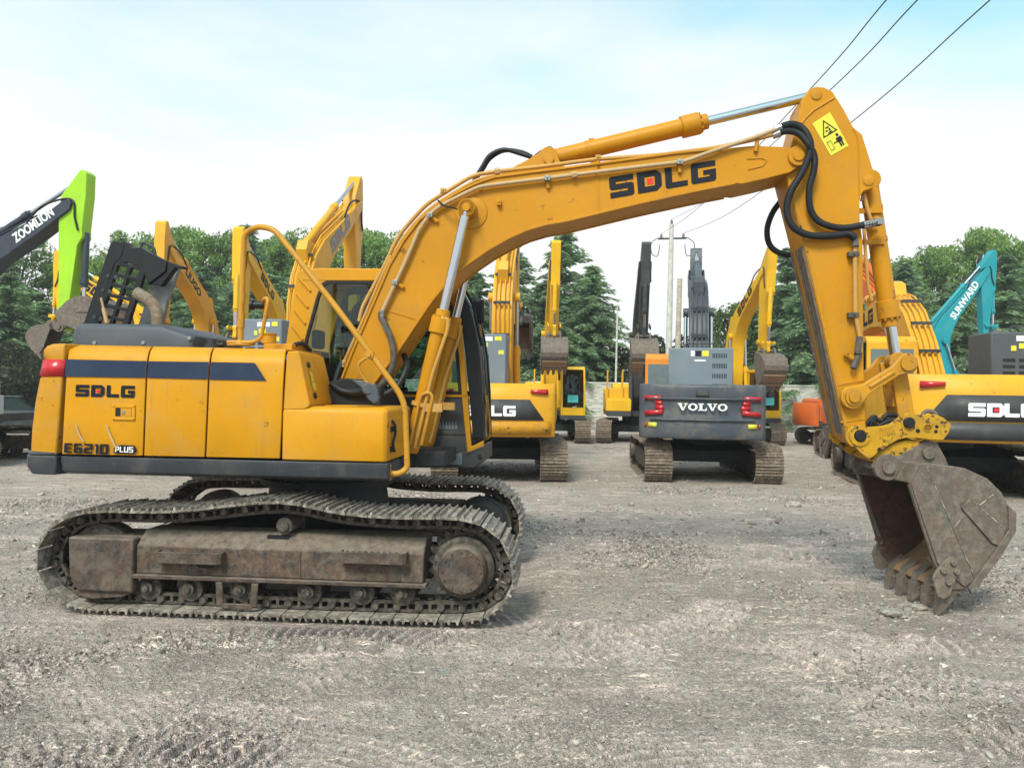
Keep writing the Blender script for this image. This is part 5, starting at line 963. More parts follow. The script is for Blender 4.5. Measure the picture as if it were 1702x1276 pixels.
e = cr.color_ramp.elements; e[0].color = (.15, .128, .115, 1); e[1].color = (.58, .52, .475, 1); n_ = cr.color_ramp.elements.new(.55); n_.color = (.34, .295, .268, 1); n_ = cr.color_ramp.elements.new(.9); n_.color = (.45, .395, .36, 1)
c = t.coord(rnd=False); t.bump(t.noise(c, 60, 4, .7), .5, .01); M['grit'] = t.fin(cr.outputs[0], .95, 0, .2)
scatter('grit', 66000, .0028, .013, 17, M['grit'], 'loose grit and crumbs of dry earth over the yard', 2.4, True, 5)
scatter('clods', 1700, .010, .030, 24, M['grit'], 'clods of broken earth lying about the yard', 3.6, True, 9, False)
# ================================================================== the other machines of the yard
def pol(o, ang, pts):      # local (u,v) along a direction -> x,z
    c, s = math.cos(ang), math.sin(ang); return [(o[0] + u * c - v * s, o[1] + u * s + v * c) for u, v in pts]
def machine(label, cat, loc, head, tracks=None, boom=48, arm=-80, bk=0, mats=None, style='plain', near=False, hood=None, group=None, name='excavator', arm_len=2.7, boom_len=5.7, logo=None, logo_mat='decal_black', cabst=True, hl=0, swing_bucket=True, bkw=1.05, rail=True, lowb='yellow_worn', span=(3.35, 4.75, .34), cabdx=0.0, tbx=1.55):
    """A parked excavator: loc = slewing centre, head = degrees the upper part faces, tracks = degrees of the tracks."""
    m = dict(body='yellow_far', boom='yellow_far', arm='yellow_far', cw='yellow_far', hoodm='hood_grey', cab='yellow_far', base='charcoal', stick=None); m.update(mats or {})
    root = empty(name, (loc[0], loc[1], 0), R(head)); tag(root, label, cat, group)
    lower = R((tracks if tracks is not None else head) - head)
    def turn(o):
        o.rotation_euler.z = lower; return o
    # tracks
    path = [(x, z) for x, z in [(1.95 * 1, .46)]]; P = []
    for i in range(9): a = R(90 - 180 * i / 8); P.append((1.65 + .40 * math.cos(a), .43 + .40 * math.sin(a)))
    for i in range(1, 8): P.append((1.65 - 3.3 * i / 8, .03))
    for i in range(9): a = R(270 - 180 * i / 8); P.append((-1.65 + .40 * math.cos(a), .43 + .40 * math.sin(a)))
    for i in range(1, 8): P.append((-1.65 + 3.3 * i / 8, .83 - (.03 if i in (2, 6) else 0)))
    for sy in (-1, 1):
        t = lay_track(root, P, 0, 46, .60, links=near, single=near, mats=('track_rust', 'track_dark'), name='track')
        if not near:
            pass
        ca, sa = math.cos(lower), math.sin(lower); t.location = (-sa * sy * 1.19, ca * sy * 1.19, 0); t.rotation_euler.z = lower
        g = MB(); g.box(-1.35, 1.25, -.2, .2, .24, .60); 
        for i in range(7): g.cyl((-1.2 + i * .38, -.16, .2), (-1.2 + i * .38, .16, .2), .085, n=10)
        g.cyl((-1.65, -.1, .43), (-1.65, .1, .43), .30, n=20); g.cyl((1.65, -.05, .43), (1.65, .05, .43), .30, n=20); g.cyl((1.65, .25 * sy - .06, .43), (1.65, .25 * sy + .06, .43), .2, n=16)
        o = g.build('track_frame', M['frame'], root); o.location = t.location; o.rotation_euler.z = lower
    g = MB(); g.prism([(-.9, .40), (.9, .40), (.9, .66), (.5, .80), (-.5, .80), (-.9, .66)], -1.05, 1.05); g.cyl((0, 0, .7), (0, 0, 1.06), .62, n=28); turn(g.build('carbody', M['under'], root))
    # house
    zb, zt = 1.05, 2.12
    g = MB(); g.box(-2.0, max(1.05, tbx - .45), -1.28, 1.28, zb - .02, zb + .18); g.box(max(1.05, tbx - .45) - .01, tbx, -1.28, -.36, zb - .02, zb + .18); g.build('side_skirt', M[m['base']], root, .02)
    for k, (a, b) in enumerate(((-2.0, -1.05), (-1.03, -.05), (-.03, .62))):
        g = MB(); g.loft([[(x, -1.33, zb + .19), (x, -1.34, zt - .22), (x, -1.29, zt - .08), (x, -1.18, zt), (x, -.3, zt), (x, -.3, zb + .19)] for x in (a, b)]); g.build('engine_door', M[m['body']], root, .015)
    g = MB(); g.loft([[(x, .31, zb + .19), (x, .31, zt), (x, 1.18, zt), (x, 1.29, zt - .08), (x, 1.34, zt - .22), (x, 1.33, zb + .19)] for x in (-2.0, -.05)]); g.build('engine_door', M[m['body']], root, .015)
    g = MB(); g.box(-2.0, -.4, -.3, .31, zb + .2, zt - .02); g.build('engine_bay', M['matt_black'], root)
    g = MB(); g.loft([[(x, -1.33, zb + .19), (x, -1.33, z_), (x, -1.27, z_ + .06), (x, -.36, z_ + .06), (x, -.36, zb + .19)] for x, z_ in ((.64, 1.70), (tbx, 1.62))]); g.build('tool_box', M[m['body']], root, .015)
    if rail:
        g = MB()
        for yy in (-1.25, -.65): g.tube(round_path([(.75, yy, zt - .45), (.75, yy, zt + .72), (.25, yy, zt + .72), (.0, yy, zt)], .1), .022, 8)
        g.build('handrail', M[m['cab']], root)
    # counterweight
    def ring(z, k, sh=0):
        half = [(-2.0, 1.34), (-2.22, 1.33), (-2.32, 1.24), (-2.40, 1.02), (-2.56, .55), (-2.62, 0)]
        pl = [(-2.02 if i == 0 else -2.0 + (x + 2.0) * k + sh, y, z) for i, (x, y) in enumerate(half)]; pl += [(x, -y, z) for x, y, z in pl[::-1][1:]]; return pl
    zc0, zc1 = zb - .04, zt + (.06 if style == 'volvo' else .02)
    cwm = m['cw']; g = MB()
    if style == 'sdlg':
        g.loft([ring(zc0, .86), ring(zc0 + .10, 1.0), ring(zc0 + .36, 1.02), ring(zc1 - .34, 1.0), ring(zc1 - .14, .93), ring(zc1, .72)])
    elif style == 'volvo':
        g.loft([ring(zc0, .90), ring(zc0 + .09, 1.0), ring(zc0 + .40, 1.0), ring(zc0 + .50, .96), ring(zc1 - .42, .95), ring(zc1 - .34, 1.0), ring(zc1 - .05, 1.0), ring(zc1, .92)])
    else: g.loft([ring(zc0, .88), ring(zc0 + .12, 1.0), ring(zc1 - .25, 1.0), ring(zc1, .8)])
    cw = g.build('counterweight', M[cwm], root, .018, 40)
    def on_cw(y, z, k=1.0, off=.012):
        half = [(-2.22, 1.33), (-2.32, 1.24), (-2.40, 1.02), (-2.56, .55), (-2.62, 0)]; ay = abs(y); x = np.interp(ay, [p[1] for p in half][::-1], [p[0] for p in half][::-1]); return Vector((-2.0 + (x + 2.0) * k - off, y, z))
    def patch(ys, z0f, z1f, mat, nm, k=1.0, off=.014, th=.0):
        g = MB(); rows = [[on_cw(y, z1f(y), k, off) for y in ys], [on_cw(y, z0f(y), k, off) for y in ys]]; g.loft(rows, closed=False, caps=False); o = g.build(nm, M[mat], cw)
        s = o.modifiers.new('t', 'SOLIDIFY'); s.thickness = .03; s.offset = 0; return o
    if style == 'sdlg':     # dark band with slanted ends, raised letters, lamp at each corner
        ys = [1.10, .8, .55, .25, 0, -.25, -.55, -.8, -1.10]
        patch(ys, lambda y: zc0 + .36, lambda y: zc1 - .34 - max(0, abs(y) - .82) * 1.5, 'charcoal', 'dark_band', 1.02, .010)
        patch([1.25] + ys + [-1.25], lambda y: zc0 + .05, lambda y: zc0 + .335, lowb, 'lower_band', 1.01, .012)
        def lc(y0, y1, z0, z1): return [on_cw(y0, z0, 1.02, .03), on_cw(y1, z0, 1.02, .03), on_cw(y1, z1, 1.02, .03), on_cw(y0, z1, 1.02, .03)]
        hf = .50; pcs, cells = word('SDLG', .10); n = len('SDLG')
        for sgn in (1,):
            mid0 = lc(.52, -.0, zc0 + .44, zc0 + .66); mid1 = lc(0, -.52, zc0 + .44, zc0 + .66)
            for chars, cnr in (('SD', mid0), ('LG', mid1)): brand(chars, cnr, M['decal_white'], cw, .015, dot='D' in chars, gap=.10)
        for s in (1, -1):
            ya = [s * v for v in ((.70, .85, 1.0, 1.13) if s > 0 else (1.13, 1.0, .85, .70))]
            patch([s * 1.18, s * 1.02, s * .82] if s > 0 else [s * .82, s * 1.02, s * 1.18], lambda y: zc1 - .235 + (1.18 - abs(y)) * .10, lambda y: zc1 - .115 - (1.18 - abs(y)) * .04, 'red', 'tail_light', .99, .03)
    if style == 'volvo':
        for s in (1, -1):
            Y = lambda a: [s * v for v in (a if s > 0 else a[::-1])]
            patch(Y([1.21, 1.02, .86]), lambda y: zc1 - .35, lambda y: zc1 - .255, 'red', 'tail_light', 1.0, .02); patch(Y([.98, .90, .84]), lambda y: zc1 - .455, lambda y: zc1 - .362, 'red', 'tail_light', 1.0, .016)
            patch(Y([1.21, 1.02, .82]), lambda y: zc1 - .685 + (1.2 - abs(y)) * .10, lambda y: zc1 - .585 + (1.2 - abs(y)) * .10, 'red', 'tail_light', 1.0, .02); patch(Y([.98, .88, .80]), lambda y: zc1 - .555, lambda y: zc1 - .457, 'red', 'tail_light', 1.0, .016)
            patch(Y([1.20, 1.17]), lambda y: zc0 + .24, lambda y: zc0 + .34, 'red', 'reflector', 1.0, .015); patch(Y([1.13, 1.03, .95]), lambda y: zc0 + .24, lambda y: zc0 + .335, 'decal_yellow', 'warning_label', 1.0, .013)
        pcs = []; x = 0
        for ch in ('V_', 'O_', 'L_', 'V_', 'O_'):
            w, pc = GLYPH[ch]; w *= 1.25; pcs += [[(x + u * 1.25, v) for u, v in p] for p in pc]; x += w + .06
        lay([[(u / (x - .06), v) for u, v in p] for p in pcs], [Vector((-2.645, .51, zc1 - .555)), Vector((-2.645, -.51, zc1 - .555)), Vector((-2.645, -.51, zc1 - .405)), Vector((-2.645, .51, zc1 - .405))], M['decal_white'], 'maker_lettering', cw, .012)
        g = MB(); g.loft([[(-2.60, s * (.15 + d), zc1 - .25 + h) for s, d, h in ((1, 0, 0), (1, -.03, .12), (-1, -.03, .12), (-1, 0, 0))], [(-2.66, s * (.13 + d), zc1 - .24 + h) for s, d, h in ((1, 0, 0), (1, -.03, .10), (-1, -.03, .10), (-1, 0, 0))]]); g.build('lifting_lug', M['charcoal'], cw, .01)
        patch([1.16, .9, .6, .3, 0, -.3, -.6, -.9, -1.16], lambda y: zc1 - .325 + abs(y) * .0, lambda y: zc1 - .295, 'volvo', 'pressed_ledge', 1.0, .035); patch([1.10, .9, .6, .3, 0, -.3, -.6, -.9, -1.10], lambda y: zc0 + .40, lambda y: zc0 + .425, 'volvo', 'pressed_ledge', 1.0, .035)
    # engine hood tower seen from behind
    if hood:
        hx0, hx1, hy0, hy1, hz = hood; g = MB(); g.box(hx0, hx1, hy0, hy1, zt - .02, hz); h = g.build('engine_hood', M[m['hoodm']], root, .025)
        if style == 'volvo':
            for k in range(4):
                for q in range(9): gg = MB(); yy = hy0 + .14 + q * .035; gg.box(hx0 - .004, hx0 + .002, yy, yy + .016, hz - .18 - k * .22, hz - .06 - k * .22) if False else gg.box(hx0 - .004, hx0 - .001, yy, yy + .018, hz - .22 - k * .22, hz - .12 - k * .22); gg.build('vent_slot', M['matt_black'], h)
            for (ya, yb, za, zb_, mm) in ((.02, .14, .26, .06, 'black'), (.16, .24, .26, .06, 'decal_white'), (-.14, .0, .26, .06, 'decal_yellow'), (-.08, .16, .42, .34, 'decal_white')): gg = MB(); gg.box(hx0 - .006, hx0 - .001, ya, yb, hz - za * .7, hz - zb_ * .7 - .02); gg.build('hood_label', M[mm], h)
        else:
            for k in range(3):
                for q in range(2): gg = MB(); yy = (hy0 + hy1) / 2 - .02 + q * .26 - (.2 if hl else 0); gg.box(hx0 - .004, hx0 - .001, yy - .10, yy + .10, hz - .52 - k * .11, hz - .46 - k * .11); gg.build('vent_slot', M['matt_black'], h)
            for (ya, yb, za, mm) in ((.10, .25, .10, 'decal_yellow'), (.30, .62, .11, 'decal_white'), (.40, .58, .24, 'decal_yellow'), (.62, .70, .28, 'decal_yellow'), (.05, .17, .40, 'decal_yellow')): gg = MB(); wy = hy1 - hy0; gg.box(hx0 - .006, hx0 - .001, hy0 + ya * wy, hy0 + yb * wy, hz - za - .045, hz - za + .045); gg.build('hood_label', M[mm], h)
        g = MB(); g.tube(round_path([(hx0 + .1, hy0 + .35, hz - .02), (hx0 + .1, hy0 + .35, hz + .10), (hx0 + .1, hy1 - .35, hz + .10), (hx0 + .1, hy1 - .35, hz - .02)], .05), .014, 6); g.build('hood_handle', M['charcoal'], h)
    else:
        g = MB(); g.loft([[(x, y0, zt - .02), (x, y0 + .04, zt + h_), (x, y1 - .04, zt + h_), (x, y1, zt - .02)] for x, y0, y1, h_ in ((-1.95, -1.0, 1.0, .10), (-1.85, -1.02, 1.02, .24), (-.6, -1.02, 1.02, .22), (-.45, -1.0, .2, .06))]); g.build('engine_hood', M[m['base'] if style == 'sdlg' else m['body']], root, .02)
    # cab
    if cabst:
        cx0, cx1, cy0, cy1, cz = .02 + cabdx, 1.72 + cabdx, .36, 1.30, 2.95
        prof = [(cx0, zb), (cx0, cz - .12), (cx0 + .12, cz), (cx1 - .42, cz), (cx1 - .22, cz - .12), (cx1 - .02, 2.05), (cx1, 1.7), (cx1 - .02, zb)]
        g = MB()
        for (xa, xb) in ((cx0, cx0 + .09),): g.prism([(xa, zb), (xb, zb), (xb, cz - .06), (xa, cz - .12)], cy0, cy1)
        g.prism([(cx0, cz - .12), (cx0 + .12, cz), (cx1 - .42, cz), (cx1 - .22, cz - .12)], cy0, cy1)
        for y in (cy0, cy1 - .07):
            g.prism([(cx1 - .30, cz - .12), (cx1 - .21, cz - .12), (cx1, 1.95), (cx1, zb), (cx1 - .10, zb), (cx1 - .10, 1.95)], y, y + .07); g.prism([(cx0 + .09, zb), (cx1 - .1, zb), (cx1 - .1, 1.75), (cx0 + .09, 1.85)], y + .005, y + .065); g.prism([(.72 + cabdx, 1.8), (.80 + cabdx, 1.8), (.80 + cabdx, cz - .12), (.72 + cabdx, cz - .12)], y + .006, y + .064)
        g.box(cx1 - .08, cx1 - .01, cy0 + .07, cy1 - .07, zb, zb + .30)
        cab = g.build('cab', M[m['cab']], root, .015)
        for y in (cy0 + .03, cy1 - .04):
            g = MB(); g.prism([(cx0 + .09, 1.85), (.72 + cabdx, 1.81), (.72 + cabdx, cz - .12), (cx0 + .09, cz - .12)], y, y + .01); g.build('side_window', M['glass_dark'], cab)
            g = MB(); g.prism([(.80 + cabdx, 1.81), (cx1 - .10, 1.76), (cx1 - .10, 1.95), (cx1 - .30, cz - .12), (.80 + cabdx, cz - .12)], y, y + .01); g.build('side_window', M['glass_dark'], cab)
        g = MB(); g.loft([[(x, y, z) for x, z in ((cx1 - .245, cz - .13), (cx1 - .04, 1.96), (cx1 - .04, zb + .30))] for y in (cy0 + .07, cy1 - .07)], closed=False, caps=False); w = g.build('windscreen', M['glass_dark'], cab); s = w.modifiers.new('t', 'SOLIDIFY'); s.thickness = .01
        g = MB(); g.box(cx0 - .004, cx0 - .001, cy0 + .07, cy1 - .07, 1.9, cz - .26); g.build('rear_window', M['glass_rear'], cab)
        g = MB(); g.box(cx0 + .33, cx0 + .83, .55, 1.1, 1.2, 1.62); g.box(cx0 + .28, cx0 + .43, .55, 1.1, 1.6, 2.35); g.build('seat', M['matt_black'], cab, .04)
        g = MB(); g.box(cx1 - .028, cx1 - .024, .62, 1.02, 1.55, 1.84); g.build('notice', M['decal_teal'], cab)
        g = MB(); g.box(cx0, cx1 + .01, cy0 - .02, cy1 + .02, zb - .16, zb - .005); g.build('cab_base', M[m['base']], root, .015)
        g = MB(); g.box(cx1 - .15, cx1 - .10, cy0 - .12, cy0 - .03, cz - .55, cz - .2); g.box(cx1 - .15, cx1 - .10, cy1 + .03, cy1 + .12, cz - .55, cz - .2); g.build('side_mirror', M['black'], cab, .02)
    # boom
    L = boom_len; f = L / 5.7; foot = (.15, 1.72); th = R(boom); bmat = m['boom']
    up = [(-.14, .10), (.25, .50), (.8, .98), (1.5, 1.42), (2.1, 1.58), (2.7, 1.56), (3.3, 1.38), (5.35, .24), (5.66, .13), (5.82, .02), (5.78, -.10), (5.62, -.15), (4.6, .22), (3.5, .68), (2.9, .82), (2.4, .82), (1.9, .66), (1.2, .30), (.3, -.18), (.05, -.17), (-.12, -.08)]
    up = [(a * f, b * f) for a, b in up]
    B = lambda pts: pol(foot, th, [(a * f, b * f) for a, b in pts])
    g = MB(); g.prism(pol(foot, th, up), -.24, .24); bo = g.build('boom', M[bmat], root, .012)
    g = MB()
    for yy in (-.16, -.06, .06, .16): g.tube([(x, yy, z) for x, z in B([(.1, .42), (.75, 1.04), (1.45, 1.49), (2.1, 1.66), (2.75, 1.64), (3.35, 1.46), (5.0, .52)])], .020, 6)
    g.build('hydraulic_pipes', M[bmat], bo)
    g = MB()
    for a_, b_ in ((.5, .85), (1.1, 1.29), (1.8, 1.62), (2.6, 1.68)): (q,) = B([(a_, b_)]); g.box(q[0] - .03, q[0] + .03, -.2, .2, q[1] - .03, q[1] + .03)
    g.build('pipe_clamp', M['dark'], bo)
    for yy in (-.32, .32):
        (p1,) = B([(2.35, 1.08)]); p0 = (.72, 1.30); cy = cylinder((p0[0], yy, p0[1]), (p1[0], yy, p1[1]), .60, .085, .05, root, 'boom_cylinder', m['stick'] or bmat, .22, 1.2, 14); eye(Vector((p1[0], 0, p1[1])), yy - .07, yy + .07, .12, cy, bmat)
    # arm
    (nose,) = B([(5.66, -.02)]); ta = R(arm)
    La = arm_len; A_ = lambda pts: pol(nose, ta, pts)
    ar = [(-.88, .36), (-.86, .27), (-.70, .15), (-.25, -.19), (.2, -.24), (La - .1, -.10), (La + .06, -.09), (La + .10, .0), (La + .06, .10), (.95, .30), (.75, .42), (.55, .40), (-.30, .46), (-.80, .45)]
    g = MB(); g.prism(A_(ar), -.17, .17); am_ = g.build('arm', M[m['arm']], root, .012)
    (q0,), (q1,) = B([(2.75, 1.80)]), A_([(-.76, .34)])
    cy = cylinder((q0[0], 0, q0[1]), (q1[0], 0, q1[1]), .58, .085, .048, root, 'arm_cylinder', m['stick'] or bmat, .24, 1.22, 14)
    g = MB(); g.prism(B([(2.35, 1.5), (2.6, 1.86), (2.85, 1.88), (3.1, 1.4)]), -.12, .12); g.build('cylinder_bracket', M[bmat], bo)
    (k0,), (k1,), (k2,) = A_([(.62, .40)]), A_([(La - .42, .42)]), A_([(La - .45, .0)])
    bc_ = cylinder((k0[0], 0, k0[1]), (k1[0], 0, k1[1]), .70, .08, .048, root, 'bucket_cylinder', m['stick'] or m['arm'], .2, 1.2, 14)
    tip = A_([(La, 0)])[0]; tb_ = ta + R(90) + R(bk)
    (e2,) = pol(tip, tb_, [(.42, .15)])
    for s in (-1, 1): strap(k2, k1, .09, .08, s * .20, s * .25, .045, root, 'guide_link', m['arm'])
    strap(k1, e2, .08, .08, -.06, .06, .05, root, 'bucket_link', m['arm'])
    b = bucket(root, bkw, .95, fine=near); b.location = (tip[0], 0, tip[1]); b.rotation_euler = (0, -(tb_), 0)
    for yy, q in ((-.20, .0), (.20, .02)):
        g = MB(); pts = B([(4.7, .62), (5.3, .50)]) + A_([(-.15, .10), (.3, .22), (.6, .32)]); g.tube(smooth_path([(x, yy, z) for x, z in pts], 6), .024, 8); g.build('hydraulic_hose', M['rubber'], root)
    if logo and logo != 'raised':     # maker's name on both flanks of the boom
        (c0,), (c1,) = B([(span[0], np.interp(span[0], [3.35, 4.75, 5.3], [.84, .27, .07]))]), B([(span[1], np.interp(span[1], [3.35, 4.75, 5.3], [.84, .27, .07]))]); d = (Vector(c1) - Vector(c0)); h_ = Vector((-d.y, d.x)).normalized() * span[2]
        for yy in (-.248, .248):
            a, b2 = (c0, c1) if yy < 0 else (c1, c0)
            cn = [Vector((a[0], yy, a[1])), Vector((b2[0], yy, b2[1])), Vector((b2[0] + h_.x, yy, b2[1] + h_.y)), Vector((a[0] + h_.x, yy, a[1] + h_.y))]
            if logo == 'SDLG': brand('SDLG', cn, M[logo_mat], bo, dot=True)
            else: font_word(logo, cn, M[logo_mat], bo, .035)
    return root
YG = 'yellow excavators parked in the rows behind'
SD = dict(base='charcoal')
def at(px, D): return (px - 851) / FPX * D
YB_ = dict(body='yellow_bright', boom='yellow_bright', arm='yellow_bright', cw='yellow_bright', cab='yellow_bright')
YF_ = dict(body='yellow_far', boom='yellow_far', arm='yellow_far', cw='yellow_far', cab='yellow_far')
machine('yellow excavator seen from behind just right of the cab, scraped counterweight, upright boom', 'excavator', (-.25, 18.7), 86, 90, 60, -75, 5, SD, 'sdlg', True, (-1.9, -.95, -.24, .75, 3.22), YG, logo='SDLG', rail=False)
machine('slate grey excavator in the middle, back towards us, white letters and red chevron lamps', 'excavator', (4.57, 18.8), 78, 86, 41, -72, 0, dict(body='volvo', boom='slate_boom', arm='slate_boom', cw='volvo', cab='cab_orange', base='charcoal'), 'volvo', True, (-2.05, -.9, -.66, .72, 2.98), None, rail=False)
o = machine('yellow excavator cut by the right edge, large silver letters on its dark banded counterweight', 'excavator', (9.4, 17.0), 82, 80, 17, -92, 20, dict(base='charcoal', hoodm='hood_dark'), 'sdlg', True, (-1.7, -.8, -1.28, -.22, 2.90), YG, logo='SDLG', lowb='charcoal', rail=False); o.scale = (1.13,) * 3
machine('bright yellow excavator facing us, tallest thin boom, behind the scraped counterweight beside the cab', 'excavator', (1.55, 31.5), 270, 270, 62, -100, -5, YB_, 'plain', False, None, YG)
machine('yellow bodied excavator facing us with black upright boom, left of the slate grey one', 'excavator', (5.15, 31.5), 265, 258, 62, -100, -5, dict(YB_, boom='charcoal', arm='charcoal'), 'plain', False, None, None)
machine('bright yellow excavator with bent boom and hanging bucket just right of the slate grey one', 'excavator', (9.05, 31.6), 276, 272, 58, -95, 0, YB_, 'plain', False, None, YG, logo='SDLG', arm_len=3.05, bkw=.95)
o = machine('small orange excavator with grey cab by the brick wall, partly behind the big arm', 'excavator', (13.3, 30.5), 2, 4, 10, -70, 0, dict(body='orange', boom='orange', arm='orange', cw='orange', cab='charcoal'), 'plain', False, None, None, arm_len=1.9, boom_len=3.8); o.scale = (.78,) * 3
machine('orange excavator standing behind the big arm, only its upright boom showing', 'excavator', (11.5, 23.6), 88, 88, 62, -84, 0, dict(body='orange', boom='orange', arm='orange', cw='orange', cab='orange'), 'plain', False, None, None)
machine('teal excavator with white letters on its boom, behind the machine cut by the right edge', 'excavator', (17.95, 31.7), 5, 5, 76, -90, 0, dict(body='teal', boom='teal', arm='teal', cw='teal', cab='teal'), 'plain', False, None, None, logo='SUNWARD', logo_mat='decal_white', span=(3.3, 5.0, .30))
machine('excavator with lime green arm and dark boom at the left edge, bucket raised', 'excavator', (-14.25, 19.3), -8, 0, 54.5, -92, 50, dict(body='pale', boom='zoom', arm='lime', cw='pale', cab='pale', stick='zoom'), 'plain', True, None, None, logo='ZOOMLION', logo_mat='decal_white', arm_len=2.95, span=(4.15, 5.3, .25), cabdx=-1.3, tbx=2.0, bkw=1.35)
machine('yellow excavator behind the lime green arm, its boom sloping down to the right', 'excavator', (-14.8, 31.0), 180, 180, 57, -88, 0, YB_, 'plain', False, None, YG, logo='SDLG', arm_len=2.2)
machine('amber excavator with black letters on its boom right behind the raised engine hood', 'excavator', (-10.9, 27.9), 268, 255, 53, -85, 0, YF_, 'plain', False, None, YG, logo='LIUGO', span=(3.5, 4.7, .27))
machine('yellow excavator whose hanging arm lines up with the tall looped handrail', 'excavator', (-8.3, 27.9), 267, 255, 50, -88, 0, YB_, 'plain', False, None, YG, logo='SDLG', span=(3.5, 4.7, .27))
machine('yellow excavator facing away behind the cab roof, its boom rising highest on the left', 'excavator', (-4.75, 17.3), 83, 84, 59, -86, 0, SD, 'sdlg', False, (-1.9, -.9, -.36, .46, 3.35), YG, logo='SDLG', logo_mat='hood_grey', boom_len=6.0)
# ================================================================== brick wall, poles, wires, trees
t = NT('white_brick'); rp = t.n('NewGeometry').outputs['Random Per Island']; cr = t.n('ValToRGB'); t.set(cr.inputs['Fac'], rp); e = cr.color_ramp.elements; e[0].color = (.40, .365, .325, 1); e[1].color = (.66, .64, .60, 1); c = t.coord(rnd=False)
M['brick'] = t.fin(t.mix(t.ramp(t.noise(c, 1.2, 6, .65), .5, .7, 0, .5), cr.outputs[0], (.33, .29, .25)), .9, 0, .2)
M['mortar'] = plain('mortar', (.34, .32, .30), .95)
WY = 41.0
w = MB(); w.box(-7, 45, WY + .012, WY + .24, -.3, 2.42); wall = w.build('brick_wall', M['mortar']); tag(wall, 'long pale brick wall closing off the yard below the trees', 'wall')
bp_, bf_ = [], []; b = 0
for k in range(30):
    z0 = k * .08 + .004; x = -6 + (.13 if k % 2 else 0)
    while x < 30:
        y0 = WY + random.uniform(-.008, .004); bp_ += [(x, y0, z0), (x + .248, y0, z0), (x + .248, WY + .05, z0), (x, WY + .05, z0), (x, y0, z0 + .070), (x + .248, y0, z0 + .070), (x + .248, WY + .05, z0 + .070), (x, WY + .05, z0 + .070)]; bf_ += [tuple(i + b for i in f) for f in ((0, 1, 5, 4), (4, 5, 6, 7), (1, 2, 6, 5), (3, 0, 4, 7), (3, 2, 1, 0))]; b += 8; x += .26
q = MB(); q.v = bp_; q.f = bf_; q.mi = [0] * len(bf_); br = q.build('brick', M['brick'], wall, smooth=1); br['kind'] = 'stuff'
q = MB(); q.box(-7.05, 45, WY - .03, WY + .27, 2.422, 2.49); q.build('coping', M['brick'], wall, .01)

M['concrete'] = plain('pole_concrete', (.50, .49, .46), .9, var=.2); M['wood'] = plain('pole_wood', (.40, .36, .30), .9, var=.3); M['wire'] = plain('wire', (.035, .035, .04), .6); M['ceramic'] = plain('insulator', (.20, .13, .10), .3)
def gp(px, py, D): d = ray(px, py); return CAM + d * (D / d.y)
PD = 38.0
pt = gp(1117, 373, PD); pbm = gp(1107, 700, PD)
up_ = empty('utility_pole', (pt.x - .12, PD, 0)); tag(up_, 'tall grey concrete utility pole with crossarm and insulators', 'pole')
g = MB(); g.cyl((0, 0, -.3), (.10, 0, pt.z), .19, .11, 16); g.build('pole_shaft', M['concrete'], up_)
ca, cb_ = gp(1094, 397, PD) - up_.location, gp(1141, 396, PD) - up_.location
g = MB(); g.tube([ca, cb_], .055, 4); ar_ = g.build('crossarm', M['dark'], up_)
ins = []
for p in (ca + Vector((.15, 0, 0)), cb_ - Vector((.15, 0, 0)), Vector((.1, 0, pt.z))):
    g = MB(); g.lathe(p, (0, 0, 1), [(0, .02), (.04, .07), (.10, .06), (.14, .07), (.24, .03)], 10); g.build('insulator', M['ceramic'], up_); ins.append(p + Vector((0, 0, .24)))
for p in (ca, cb_):
    s = 1 if p is cb_ else -1
    g = MB(); g.tube(smooth_path([p + Vector((0, 0, .05)), p + Vector((.35 * s, -.1, -.25)), p + Vector((.32 * s, -.1, -.75)), p + Vector((.02 * s, 0, -.85)), p + Vector((-.08 * s, 0, -.3))], 6), .02, 5); g.build('jumper_wire', M['wire'], up_)
ends = [gp(1475, -2, 9.5), gp(1527, -2, 9.5), gp(1648, -2, 9.5)]; starts = [ins[0], ins[2], ins[1]]
mids = [gp(1350, 145, 13.5), gp(1383, 147, 13.5), gp(1418, 201, 14.0)]
for st_, md, en in zip(starts, mids, ends):
    a = up_.location + st_; d = (en - md).normalized(); far = en + d * 6; g = MB(); pts = smooth_path([a, a.lerp(md, .5) + Vector((0, 0, -.35)), md, en, far], 8); g.tube(pts, .009, 5); o = g.build('power_line', M['wire']); tag(o, None, 'cable', 'power lines running from the utility pole')
for o, lb in zip([o for o in COL.objects if o.name.startswith('power_line')], ('upper left of the three power lines crossing the sky', 'middle one of the three power lines crossing the sky', 'lowest of the three power lines, passing right of the arm')): o['label'] = lb
g = MB(); a, b = gp(1122, 700, 36), gp(1130, 463, 36); g.cyl((a.x, 36, -.3), (b.x, 36, b.z), .15, .11, 12); o = g.build('wooden_pole', M['wood']); tag(o, 'bare brownish pole without wires just right of the utility pole', 'pole')
g = MB(); a = gp(1022, 700, 39); g.cyl((a.x, 39, 0), (a.x + .05, 39, gp(1022, 508, 39).z), .06, .04, 8); g.box(a.x - .16, a.x + .16, 38.94, 39.06, gp(1022, 508, 39).z - .02, gp(1022, 508, 39).z + .04); o = g.build('thin_mast', M['concrete']); tag(o, 'thin pale mast in front of the cedar left of the slate grey machine', 'pole')

